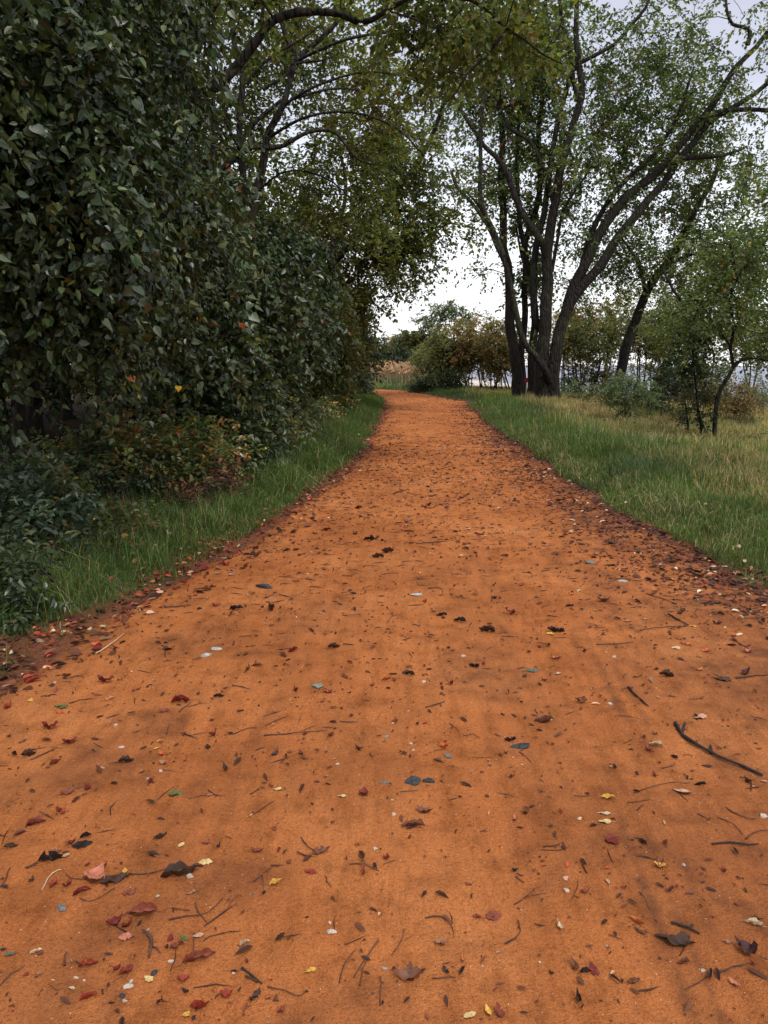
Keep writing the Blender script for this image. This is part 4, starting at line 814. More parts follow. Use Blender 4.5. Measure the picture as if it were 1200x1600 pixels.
# arching clumps among it
cx = R.uniform(2.9, 17, 210)
for y in cx:
    off = abs(R.normal(.6, .32)) + .12; x = float(xl(y)) - off; n = 130; rr = .07 + .05 * R.random()
    bx = x + R.normal(0, rr, n); by = y + R.normal(0, rr, n); k = R.random() < .3
    blades(g, bx, by, R.uniform(.14, .34, n) * (1 if y < 9 else 1.35), wdist(by, .005) * R.uniform(.8, 1.2, n), palette(n, GL, [3, 3, 3, .8, 1.6 if k else .3], .25), .8, .35)
for _ in range(110):                                    # pale arching blades where the grass meets the brambles
    y = R.uniform(5, 18); x = float(xl(y)) - R.uniform(.7, 1.3); n = 60
    blades(g, x + R.normal(0, .09, n), y + R.normal(0, .09, n), R.uniform(.16, .42, n), wdist(y, .005) + np.zeros(n), palette(n, [(.20, .24, .10), (.38, .32, .17), (.12, .17, .06), (.45, .36, .22)], [3, 2, 3, 1], .2), .9, .35)
link("verge_grass", g.mesh("verge_grass", M_GRASS), None, None, 'lush green grass strip growing between the hedge and the sandy path', 'grass', kind='stuff')
g = Acc()
def meadow(n, y0, y1, x0, x1, h0, wts, pw=1.0, dry=False, lo=.45):
    y = y0 + (y1 - y0) * R.random(n) ** pw; e = xr(y); x = e - (.12 if x0 == 0 else 0) + x0 + (x1 - x0) * R.random(n)
    dens = lo + 1.3 * (fbm(x, y, .6) + .3); k = (R.random(n) < dens) & (x < .53 * y + 1.4); x, y, e = x[k], y[k], e[k]
    dd = sst(.7, 2.9, x - e + 2.0 * fbm(x, y, 2.6)) * (1 if dry else .55) * (x > 3.7)
    tone = palette(len(x), GL, wts, .2); straw = palette(len(x), [(.46, .35, .18), (.36, .25, .12), (.30, .28, .11), (.42, .24, .14)], [4, 2, 3, 1.4], .2)
    m = (R.random(len(x)) < dd)[:, None]; blu = np.array([(.085, .125, .060)]) * R.uniform(.7, 1.3, (len(x), 1)); kb = (sst(-.05, .3, fbm(x + 31, y, 1.7)) * .7 > R.random(len(x)))[:, None]
    tone = np.where(kb, blu, tone); lime = (sst(.0, .3, fbm(x - 11, y, 2.4)) * .6 > R.random(len(x)))[:, None]; straw = np.where(lime, np.array([(.27, .30, .09)]) * R.uniform(.7, 1.3, (len(x), 1)), straw)
    c = np.where(m, straw, tone) * (1.12 + .55 * fbm(x, y, 1.2))[:, None]
    h = h0 * R.uniform(.5, 1.3, len(x)) * (.40 + .80 * sst(0, .7, x - e)) * (1 - .35 * sst(2.2, 4, x - e)) * (1 + 1.1 * fbm(x, y, .9))
    blades(g, x, y, np.abs(h) + .02, wdist(y) * R.uniform(.7, 1.4, len(x)), c, .45)
meadow(100000, 4.3, 12, 0, 5, .22, [4, 3, 3.5, .8, .7])
meadow(110000, 11, 24, 0, 9, .22, [4, 4, 3, .8, .5], 1.1)
meadow(70000, 22, 50, 0, 12, .22, [4, 4, 3, 1, .6], 1.1, True, .3)
meadow(36000, 12, 34, 3.6, 17, .24, [1, 1, 1, 3, 4], 1.1, True, .2)
meadow(16000, 48, 62, -14, 14, .3, [4, 4, 2, 2, 2], 1.0)
for _ in range(170):                                   # bleached stalks and tufts flopping on to the path edge
    y = R.uniform(4.4, 18); x = float(xr(y)) + abs(R.normal(.1, .55)); n = 46
    bx = x + R.normal(0, .07, n); by = y + R.normal(0, .07, n)
    blades(g, bx, by, R.uniform(.10, .28, n), wdist(by, .0035), palette(n, GL, [2, 2, 3, 2, 3.5], .2), .9, .3)
link("meadow_grass", g.mesh("meadow_grass", M_GRASS), None, None, 'green grass turning to dry straw on the open side of the path', 'grass', kind='stuff')

# ------------------------------------------------------------------ reed bed beyond the bend
g = Acc(); n = 9000
x = R.uniform(-16, 6.5, n); y = R.uniform(60, 80, n); k = (x < 3.3 + .22 * (y - 60)); x, y = x[k], y[k]; n = len(x)
h = R.uniform(1.05, 1.6, n) * (1 + .22 * fbm(x, y, 3)); mixv = fbm(x, y, 4.0)
green = sst(-.05, .25, mixv)[:, None] * (R.random((n, 1)) < .8)
col = palette(n, [(.42, .25, .14), (.34, .22, .13), (.46, .31, .19)], [3, 3, 2], .2) * (1 - green) + palette(n, [(.20, .23, .13), (.26, .27, .16)], [1, 1], .2) * green
for q in range(3):
    blades(g, x + R.normal(0, .1, n), y + R.normal(0, .1, n), h * R.uniform(.6, 1.0, n), np.full(n, .055), col * R.uniform(.7, 1.15, (n, 1)), .22, .1)
tips = np.stack([x, y, ground(x, y) + h * .92], 1); d = R.normal(0, .35, (n, 3)) + np.array([.3, 0, 1])
V, F, C = leaves(tips, d, np.tile([0, -1., .2], (n, 1)), R.uniform(.25, .42, n), palette(n, [(.50, .30, .19), (.42, .27, .18)], [1, 1], .15), 'far'); g.add(V, F, C)
link("reeds", g.mesh("reeds", M_GRASS), None, None, 'tall tan and grey green reeds filling the bend where the path turns', 'reeds', kind='stuff')

# ------------------------------------------------------------------ marker posts
def post(px, Y, hgt, wd, colr, tag, label, name, topm):
    b = onground(px, Y, -.1); root = link(name, None, None, b, label, 'marker')
    V, F = tube([(0, 0, 0), (.005, 0, hgt * .5), (0, 0, hgt)], wd, 7, .05); link('post', mesh('post', V, F, colr, None, False), root)
    tw, th, td = tag; z = hgt - th * .6
    V = np.array([(sx * tw, -wd - td + sy * td, z + sz * th) for sx in (-1, 1) for sy in (-1, 1) for sz in (-1, 1)])
    F = [np.array([(0, 1, 3, 2), (4, 6, 7, 5), (0, 4, 5, 1), (2, 3, 7, 6), (0, 2, 6, 4), (1, 5, 7, 3)])]
    link('tag', mesh('tag', V, F, topm), root)
post(822.5, 33.0, .98, .022, plain_mat("pale_stake", (.30, .22, .15), (.42, .31, .21)), (.065, .01, .011)[:1] + (.10, .008), 'pale wooden stake with a red tag standing between the slim trunks', 'marker_stake', plain_mat("red_tag", (.36, .015, .015), (.46, .025, .02)))
post(727, 45.0, 1.05, .05, plain_mat("grey_post", (.40, .39, .37), (.55, .53, .50)), (.10, .16, .01), 'short white topped marker post in front of the thicket trees', 'marker_post', plain_mat("white_paint", (.75, .75, .74), (.82, .82, .8)))

# ------------------------------------------------------------------ fallen leaves, twigs and stones
LC = {'brown': (.17, .065, .035), 'dark brown': (.060, .030, .020), 'black': (.022, .016, .015), 'dark red': (.17, .022, .016), 'red': (.28, .040, .020), 'red brown': (.22, .055, .030), 'orange': (.55, .17, .045),
      'yellow': (.62, .36, .07), 'pale yellow': (.62, .46, .20), 'cream': (.58, .44, .27), 'pink': (.48, .17, .10), 'pale pink': (.55, .32, .21), 'green': (.10, .14, .05), 'grey green': (.10, .12, .08), 'purple': (.07, .028, .028), 'orange red': (.55, .10, .035), 'tan': (.34, .16, .09)}
LM = {k: solid_leaf("fallen_leaf_" + k.replace(' ', '_'), v, .5, .55) for k, v in LC.items()}
def leaf_mesh(kind, curl, fold, nm, pointy=1.0, lobes=0):
    m_, n_ = 9, 4; V = []
    for i in range(m_ + 1):
        t = i / m_; hw = .30 * (math.sin(math.pi * t ** .85) ** .8) * (1 - .25 * t * pointy) if 0 < i < m_ else .004
        if lobes: hw *= 1 + lobes * math.sin(t * 12)
        for j in range(-n_ // 2, n_ // 2 + 1):
            s = j / (n_ / 2); zc = curl * ((t - .5) ** 2 * 4 - .0) * .25 + fold * abs(s) ** 1.3 * (hw * .9) + .02 * math.sin(9 * t + 4 * s + kind * 2) * abs(s)
            V.append((s * hw * (1 - .35 * abs(fold)), t - .5, zc + .012))
    F = []
    for i in range(m_):
        for j in range(n_): a = i * (n_ + 1) + j; F.append((a, a + 1, a + n_ + 2, a + n_ + 1))
    V = np.array(V); b = len(V); L = .32
    S = np.array([(-.010, -.5, .01), (.010, -.5, .01), (.014 + .03 * kind % .05, -.5 - L, .045), (-.006 + .03 * kind % .05, -.5 - L, .045), (0, -.5, .028)])
    V = np.vstack([V, S]); F4 = F + [(b, b + 1, b + 2, b + 3)]
    return V, [np.array(F4), np.array([(b + 4, b, b + 3), (b + 1, b + 4, b + 2), (b + 4, b + 3, b + 2)])]
VAR = 4
def ragged(V, F, sd, cr):
    rr = np.random.default_rng(sd); V = V.copy(); n = 50
    ph = rr.uniform(0, 6, 6); x, y = V[:n, 0], V[:n, 1]; edge = np.abs(x) / .3
    V[:n, 2] += cr * (.05 * np.sin(11 * x + 7 * y + ph[0]) + .035 * np.sin(19 * y - 9 * x + ph[1])) + rr.normal(0, .008, n) * cr
    V[:n, 0] *= 1 + rr.normal(0, .13, n) * (edge > .3); V[:n, 1] += rr.normal(0, .018, n) * (edge > .3)
    V[:n, 0] += .10 * rr.normal() * (V[:n, 1] ** 2) * 2
    F4 = [f for f in F[0].tolist() if not (rr.random() < .07 and max(abs(V[k, 0]) for k in f) > .16)]
    return V, [np.array(F4), F[1]]
SHAPE = {'flat': leaf_mesh(0, .15, .12, 'flat'), 'cupped': leaf_mesh(1, 1.0, .55, 'cupped'), 'folded': leaf_mesh(2, .35, 1.25, 'folded', 1.2), 'curled': leaf_mesh(3, 1.5, .9, 'curled'), 'toothed': leaf_mesh(4, .3, .2, 'toothed', .8, .16)}
_lm = {}
def leaf_me(shape, colr):
    k = (shape, colr, int(R.integers(VAR)))
    if k not in _lm:
        V, F = ragged(*SHAPE[shape], hash_(k), {'flat': .6, 'cupped': 1.2, 'folded': 1.0, 'curled': 1.7, 'toothed': 1.0}[shape]); _lm[k] = mesh('fallen_leaf', V, F, LM[colr], None, True)
    return _lm[k]
def hash_(k): return sum(ord(c) * (i + 1) for i, c in enumerate(k[0] + k[1])) + 977 * k[2]
used_labels = {}
MARKS = [(97, 1420, 'the blue grey pebble'), (297, 1370, 'the white pebble on a dark leaf'), (654, 1221, 'the two-lobed dark slate stone'), (1120, 1175, 'the long black stick'), (996, 1090, 'the short black stick'), (812, 1168, 'the flat blue grey slate sliver'),
         (327, 1020, 'the pale grey rock'), (412, 918, 'the dark slate by the verge'), (147, 1375, 'the big orange pink leaf'), (995, 1443, 'the bright orange leaf'), (1032, 1356, 'the plump yellow leaf'), (275, 1241, 'the green leaf'),
         (568, 1241, 'the round dark red leaf'), (1055, 1472, 'the broad brown leaf with ribs'), (354, 1556, 'the bright red leaf'), (755, 1585, 'the pair of yellow leaves'), (945, 1279, 'the two cream leaves'), (1065, 1238, 'the pale pink petal shaped leaf'),
         (796, 960, 'the dark red upright leaf'), (652, 930, 'the long pale stone'), (496, 1073, 'the grey green stone'), (922, 880, 'the blue stone'), (884, 1391, 'the white pebble under a pink chip'), (1170, 1490, 'the grey brown crumpled leaf'), (570, 1490, 'the three upright twigs'), (670, 790, 'the dark red leaf far up the path'), (1150, 898, 'the pink leaf at the meadow edge')]
def uniq(head, px, py):
    ms = sorted(MARKS, key=lambda m: (m[0] - px) ** 2 + ((m[1] - py) * 1.4) ** 2)
    for mx, my, nm in ms[:9]:
        dx, dy = px - mx, (py - my) * 1.4; dist = math.hypot(dx, dy)
        if dist < 12: continue
        side = ('right of' if dx > 0 else 'left of') if abs(dx) > abs(dy) else ('this side of' if dy > 0 else 'beyond')
        how = 'touching distance' if dist < 35 else 'a leaf or two' if dist < 80 else 'a little way' if dist < 150 else 'some way' if dist < 260 else 'far'
        lab = '%s %s %s %s' % (head, how, side, nm)
        if lab not in used_labels and len(lab.split()) <= 16: used_labels[lab] = 1; return lab
    for mx, my, nm in ms[:14]:
        for dd in ('diagonally up', 'diagonally down', 'roughly level'):
            lab = '%s lying %s from %s' % (head, dd, nm)
            ok = (py < my - 30 and dd == 'diagonally up') or (py > my + 30 and dd == 'diagonally down') or (abs(py - my) <= 30 and dd == 'roughly level')
            if ok and lab not in used_labels and len(lab.split()) <= 16: used_labels[lab] = 1; return lab
    return head + ' on the bare sand among others alike'
SZ = lambda L: 'tiny' if L < .022 else 'small' if L < .045 else 'middling' if L < .08 else 'large'
def drop_leaf(px, py, Lpx, colr, shape=None, ang=None, label=None, wide=1.0, tilt=None):
    p = G(px, py); dist = np.linalg.norm(p - CAM); L = Lpx / FPX * dist * .92
    shape = shape or ['flat', 'cupped', 'folded', 'curled', 'toothed'][R.choice(5, p=[.2, .25, .25, .25, .05])]
    ang = R.uniform(0, 360) if ang is None else ang
    o = link('fallen_leaf', leaf_me(shape, colr), None, (p[0], p[1], p[2] + .002 + .03 * L))
    o.rotation_euler = (R.normal(0, .12) if tilt is None else tilt, R.normal(0, .15), math.radians(ang)); o.scale = (L * wide * R.uniform(.85, 1.2), L, L * R.uniform(.8, 1.3))
    o['label'] = label or uniq('%s %s %s leaf' % (SZ(L), shape, colr), px, py); o['category'] = 'leaf'; o['group'] = 'fallen leaves on the path'
    return o
PLACED = [(106, 1240, 24, 'red brown', 'cupped', -60), (137, 1231, 20, 'dark red', 'toothed', 10), (57, 1289, 26, 'red brown', 'folded', -65), (98, 1270, 14, 'red', 'cupped', 0), (17, 1325, 20, 'dark brown', 'folded', -60), (129, 1321, 30, 'black', 'flat', -65), (111, 1319, 18, 'dark red', 'cupped', -40), (134, 1309, 18, 'black', 'folded', -50),
          (88, 1332, 17, 'brown', 'flat', -65), (102, 1338, 18, 'pale pink', 'flat', -60), (80, 1346, 34, 'black', 'folded', -65), (178, 1375, 40, 'dark brown', 'toothed', -60), (160, 1357, 18, 'dark brown', 'cupped', -50), (195, 1362, 15, 'yellow', 'flat', 20), (85, 1382, 20, 'red', 'cupped', 0), (50, 1376, 12, 'dark brown', 'cupped', 0),
          (107, 1383, 18, 'dark red', 'curled', -20), (128, 1395, 26, 'dark red', 'folded', -60), (280, 1371, 52, 'dark brown', 'folded', -72), (202, 1396, 20, 'red brown', 'flat', -80), (301, 1395, 20, 'tan', 'flat', -70), (322, 1348, 22, 'pale yellow', 'flat', -85), (251, 1308, 22, 'black', 'toothed', -45), (284, 1321, 13, 'pale yellow', 'flat', -35),
          (342, 1323, 12, 'black', 'cupped', -10), (401, 1331, 21, 'red brown', 'cupped', -85), (435, 1329, 13, 'dark red', 'folded', -10), (485, 1363, 20, 'red', 'flat', 70), (432, 1382, 24, 'yellow', 'folded', -55), (500, 1332, 30, 'brown', 'cupped', -70), (325, 1243, 16, 'pink', 'flat', 85), (434, 1234, 16, 'pale yellow', 'flat', 80),
          (534, 1245, 15, 'pale yellow', 'flat', 100), (222, 1429, 44, 'red brown', 'folded', 95), (200, 1447, 22, 'dark red', 'cupped', -20), (180, 1445, 26, 'dark red', 'curled', -50), (197, 1465, 22, 'pink', 'flat', -75), (312, 1502, 50, 'red brown', 'folded', -60), (137, 1510, 28, 'red', 'folded', -60), (184, 1514, 14, 'dark red', 'cupped', -30),
          (200, 1520, 20, 'dark red', 'curled', -40), (287, 1532, 20, 'red', 'cupped', -75), (400, 1562, 24, 'dark brown', 'curled', -30), (401, 1557, 14, 'pale pink', 'flat', 0), (422, 1531, 12, 'orange', 'cupped', 40), (486, 1517, 20, 'yellow', 'flat', -60), (312, 1577, 28, 'red', 'folded', -70), (292, 1586, 16, 'yellow', 'flat', -20), (440, 1581, 17, 'red brown', 'cupped', -30),
          (140, 1560, 26, 'red', 'folded', -75), (232, 1531, 17, 'pale yellow', 'flat', 60), (275, 1480, 20, 'red brown', 'cupped', -40), (287, 1466, 15, 'green', 'flat', 60), (311, 1463, 18, 'pale pink', 'flat', -60), (57, 1490, 17, 'cream', 'folded', -60), (382, 1477, 18, 'cream', 'folded', -50), (17, 1492, 16, 'grey green', 'flat', -80), (290, 1551, 14, 'black', 'cupped', 60),
          (662, 1270, 28, 'brown', 'cupped', 80), (645, 1293, 38, 'brown', 'folded', 85), (806, 1281, 14, 'pink', 'cupped', 0), (819, 1272, 16, 'brown', 'curled', 30), (875, 1269, 12, 'red', 'folded', 10), (928, 1292, 15, 'dark brown', 'folded', -60), (880, 1325, 15, 'purple', 'cupped', 0), (949, 1379, 13, 'cream', 'folded', 20), (772, 1433, 26, 'red brown', 'flat', -70), (745, 1435, 15, 'red brown', 'folded', 70),
          (1000, 1457, 20, 'brown', 'cupped', 40), (927, 1515, 24, 'dark red', 'flat', 0), (725, 1502, 16, 'orange', 'curled', 10), (642, 1530, 48, 'brown', 'cupped', 85), (780, 1584, 22, 'red brown', 'cupped', 20), (762, 1582, 18, 'yellow', 'cupped', 20), (1147, 1539, 17, 'pink', 'cupped', 40), (1177, 1447, 24, 'cream', 'folded', 75), (1130, 1361, 13, 'dark red', 'curled', 0),
          (1094, 1228, 18, 'black', 'folded', 75), (1023, 1213, 13, 'dark red', 'cupped', 10), (950, 1249, 22, 'yellow', 'folded', 80), (640, 1309, 12, 'dark red', 'cupped', -20), (605, 1341, 15, 'dark red', 'cupped', 0), (600, 1340, 10, 'red', 'cupped', 0), (518, 1150, 18, 'dark red', 'curled', -40), (334, 1150, 17, 'dark red', 'curled', -30), (79, 1140, 24, 'dark red', 'curled', -80), (86, 1194, 22, 'red brown', 'folded', -30),
          (22, 1180, 18, 'black', 'folded', 50), (45, 1182, 22, 'dark brown', 'folded', -60), (110, 1162, 22, 'dark red', 'curled', -60), (197, 1192, 24, 'dark brown', 'folded', -60), (352, 1203, 20, 'dark brown', 'curled', 30), (432, 1175, 16, 'brown', 'cupped', 0), (560, 1172, 16, 'dark brown', 'curled', 60), (470, 1178, 13, 'dark red', 'cupped', 30), (282, 1098, 30, 'dark red', 'folded', -70), (257, 1112, 18, 'red brown', 'cupped', -70),
          (342, 1090, 18, 'black', 'folded', -80), (388, 1046, 17, 'brown', 'curled', 0), (459, 1018, 20, 'dark red', 'folded', -50), (511, 1082, 18, 'red', 'cupped', 80), (461, 1080, 18, 'dark red', 'curled', 20), (522, 1013, 22, 'dark brown', 'folded', -75), (424, 954, 22, 'dark brown', 'curled', 30), (370, 953, 24, 'black', 'folded', -75), (362, 958, 14, 'red', 'cupped', 0), (338, 947, 16, 'red', 'cupped', -80),
          (262, 1016, 22, 'dark brown', 'cupped', -80), (165, 1067, 26, 'dark red', 'curled', -80), (152, 1009, 18, 'orange red', 'cupped', 80), (128, 984, 16, 'orange', 'flat', 80), (102, 978, 15, 'cream', 'flat', 80), (196, 965, 11, 'orange red', 'flat', 30), (181, 971, 11, 'orange red', 'flat', 80), (340, 860, 20, 'pink', 'cupped', 100), (353, 884, 17, 'orange red', 'curled', 60), (354, 873, 18, 'cream', 'flat', 90),
          (430, 803, 14, 'orange red', 'cupped', 60), (311, 764, 13, 'orange', 'cupped', 0), (310, 830, 10, 'orange', 'cupped', 0), (360, 828, 8, 'pale yellow', 'flat', 0), (12, 1105, 20, 'red', 'cupped', 0), (48, 1095, 11, 'yellow', 'flat', 0), (55, 1065, 26, 'red', 'folded', -60), (95, 1105, 22, 'green', 'flat', 75), (245, 1170, 11, 'yellow', 'flat', -50), (250, 1160, 12, 'yellow', 'folded', 80),
          (640, 1055, 20, 'black', 'folded', 60), (603, 1062, 22, 'orange', 'folded', -45), (690, 1070, 12, 'red', 'cupped', 0), (704, 1070, 16, 'dark red', 'curled', 40), (850, 1130, 32, 'brown', 'folded', 70), (858, 1125, 12, 'cream', 'flat', 70), (797, 1159, 20, 'black', 'folded', 85), (692, 1168, 22, 'orange red', 'curled', 50), (618, 1128, 17, 'red brown', 'cupped', 0), (740, 1043, 19, 'black', 'folded', 70), (832, 1049, 24, 'grey green', 'flat', -75),
          (850, 1064, 12, 'dark red', 'cupped', 80), (872, 1053, 14, 'cream', 'flat', -60), (868, 1030, 18, 'pink', 'cupped', 80), (857, 1010, 14, 'dark brown', 'folded', 0), (868, 988, 30, 'black', 'folded', 85), (860, 991, 15, 'yellow', 'flat', 85), (1094, 1048, 15, 'orange', 'cupped', 80), (1072, 1008, 17, 'orange', 'cupped', 70), (1102, 1017, 18, 'orange red', 'flat', 85), (1146, 994, 12, 'orange red', 'cupped', -20), (1165, 1052, 20, 'purple', 'cupped', -50),
          (1095, 1121, 24, 'pale pink', 'flat', -75), (1024, 1166, 22, 'cream', 'folded', 75), (1014, 1172, 18, 'red brown', 'cupped', 0), (1120, 975, 16, 'purple', 'cupped', 80), (1170, 1020, 18, 'pink', 'cupped', 80), (1083, 979, 11, 'yellow', 'flat', 80), (981, 971, 16, 'pink', 'flat', -75), (1008, 968, 11, 'cream', 'flat', -75), (1056, 1013, 14, 'cream', 'flat', 90), (960, 1027, 11, 'cream', 'flat', -40), (984, 944, 13, 'pale pink', 'flat', 80), (944, 940, 24, 'brown', 'cupped', -80),
          (813, 915, 14, 'red', 'cupped', 80), (781, 935, 9, 'dark red', 'cupped', 0), (892, 930, 11, 'orange', 'cupped', 80), (665, 941, 15, 'orange red', 'curled', 20), (718, 972, 24, 'black', 'folded', 65), (690, 963, 20, 'dark brown', 'folded', 80), (772, 935, 14, 'dark brown', 'cupped', 50), (760, 988, 28, 'dark brown', 'folded', 85), (907, 1098, 20, 'brown', 'curled', 80), (1040, 1058, 24, 'dark brown', 'folded', 85), (1128, 1062, 30, 'dark brown', 'toothed', 60),
          (1150, 910, 12, 'red', 'flat', 60), (1109, 877, 10, 'yellow', 'flat', 0), (1050, 855, 14, 'orange red', 'flat', 80), (935, 832, 13, 'red', 'cupped', 70), (880, 700, 10, 'orange', 'flat', 80), (508, 829, 18, 'dark red', 'cupped', 80), (636, 817, 14, 'dark red', 'cupped', 60), (560, 795, 14, 'dark brown', 'folded', 70), (634, 830, 16, 'red', 'flat', 80), (577, 845, 20, 'black', 'folded', 80), (605, 864, 22, 'dark brown', 'folded', 85), (590, 872, 22, 'dark brown', 'folded', 80)]
for p in PLACED: drop_leaf(*p)
for p in [(147, 1372, 36, 'pink', 'cupped', -10, 'big orange pink leaf lying beside a dark toothed leaf', 1.7), (275, 1241, 24, 'green', 'toothed', -70, 'small torn green leaf lying alone on the sand', 1.2), (568, 1241, 20, 'dark red', 'cupped', 0, 'round dark red cupped leaf near the middle of the path', 1.7),
          (1032, 1356, 20, 'yellow', 'cupped', 70, 'plump bright yellow leaf on dirty sand by the wheel track', 1.0), (995, 1443, 26, 'orange', 'folded', 40, 'bright orange leaf propped on a brown one', 1.0), (1055, 1472, 56, 'dark brown', 'toothed', 80, 'broad brown ribbed leaf pressed into the sand below a black stick', 1.1), (354, 1556, 20, 'red', 'cupped', -80, 'bright red squarish leaf in the bottom sand', 1.6),
          (735, 1588, 22, 'pale yellow', 'flat', -60, 'pale yellow leaf lowest in the pair beside a brown leaf', 1.1), (944, 1272, 21, 'cream', 'flat', 85, 'upper of two cream leaves lying parallel', .9), (945, 1285, 22, 'pale yellow', 'flat', 95, 'lower of two cream leaves lying parallel', .9), (906, 1280, 9, 'cream', 'flat', -60, 'tiny cream leaf left of the parallel cream pair', 1.0), (956, 1314, 24, 'dark red', 'toothed', 5, 'dark red three pointed leaf with its stalk upright', 1.5),
          (1065, 1238, 29, 'pale pink', 'flat', 65, 'pale pink petal shaped leaf below the long black stick', 1.1), (884, 1373, 11, 'pale pink', 'flat', -40, 'tiny pink chip of leaf above a white pebble', 1.4), (1170, 1488, 34, 'purple', 'curled', 30, 'crumpled grey brown leaf near the bottom corner', 1.4), (796, 960, 20, 'dark red', 'curled', 60, 'dark red upright leaf where the sand turns dull', 1.3), (1151, 898, 17, 'pink', 'cupped', 80, 'pink leaf caught at the edge of the meadow grass', 1.2), (670, 790, 12, 'dark red', 'cupped', 60, 'dark red leaf lying far up the path', 1.5)]:
    drop_leaf(*p[:6], label=p[6], wide=p[7])
nrand = 300 - len(PLACED) - 18; k = 0
while k < nrand:
    py = 760 + (1590 - 760) * R.random() ** 1.25; px = R.uniform(5, 1195)
    p = G(px, py)
    if not (xl(p[1]) + .05 < p[0] < xr(p[1]) - .05): continue
    cn = list(LC); cc = ['brown', 'dark brown', 'black', 'dark red', 'red brown', 'red', 'tan', 'cream', 'pale yellow', 'orange red'][R.choice(10, p=[.18, .15, .07, .16, .16, .09, .06, .04, .03, .06])]
    drop_leaf(px, py, R.uniform(.018, .045) * FPX / np.linalg.norm(p - CAM), cc); k += 1

# twigs and sticks
M_TW = plain_mat("twig_wood", (.045, .024, .018), (.11, .055, .035), 40, .8, .4, .002); M_BLACK = plain_mat("black_stick", (.018, .014, .013), (.04, .03, .026), 30, .8, .5, .003); M_PALE = plain_mat("pale_straw", (.45, .30, .17), (.58, .40, .25), 40)
def stick(pts, wpx, mat, label, name='twig', side=None, lift=.004, cat='twig'):
    q = np.array([G(a, b) for a, b in pts]); dist = np.linalg.norm(q[0] - CAM); r = wpx / FPX * dist / 2 * .68
    q[:, 2] += r * .8 + lift * np.sin(np.linspace(.3, 2.8, len(q)))
    p = resample(q, .03); k = len(p); p = p + R.normal(0, .0012, p.shape)
    c0 = p[0].copy(); a = Acc(); V, F = tube(p - c0, r * (1 - .45 * np.linspace(0, 1, k)) * (1 + .22 * R.normal(0, 1, k).clip(-1, 1)), 6); a.add(V, F)
    for s in side or []:
        q2 = np.array([G(*z) for z in s]); q2[:, 2] += r; V, F = tube(resample(q2, .03) - c0, r * .6, 5); a.add(V, F)
    o = link(name, a.mesh(name, mat, True), None, c0, label, cat, 'twigs and sticks on the path'); return o
stick([(1055, 1133), (1068, 1152), (1090, 1168), (1120, 1184), (1150, 1196), (1191, 1214)], 8, M_BLACK, 'longest black stick, slightly bent, lying on the sand beside the picture edge', 'stick', [[(1112, 1180), (1110, 1168)], [(1066, 1148), (1070, 1132)]], cat='stick')
stick([(982, 1075), (990, 1085), (1002, 1096), (1013, 1106)], 5, M_BLACK, 'short straight black stick beyond the longest one', 'stick', cat='stick')
stick([(1048, 1443), (1065, 1448), (1092, 1460)], 6.5, M_BLACK, 'stubby black stick just above the broad brown leaf', 'stick', [[(1080, 1452), (1082, 1446)]], cat='stick')
stick([(1112, 1320), (1140, 1319), (1185, 1321)], 4, M_BLACK, 'thin dark stick lying level near the picture edge', 'stick', cat='stick')
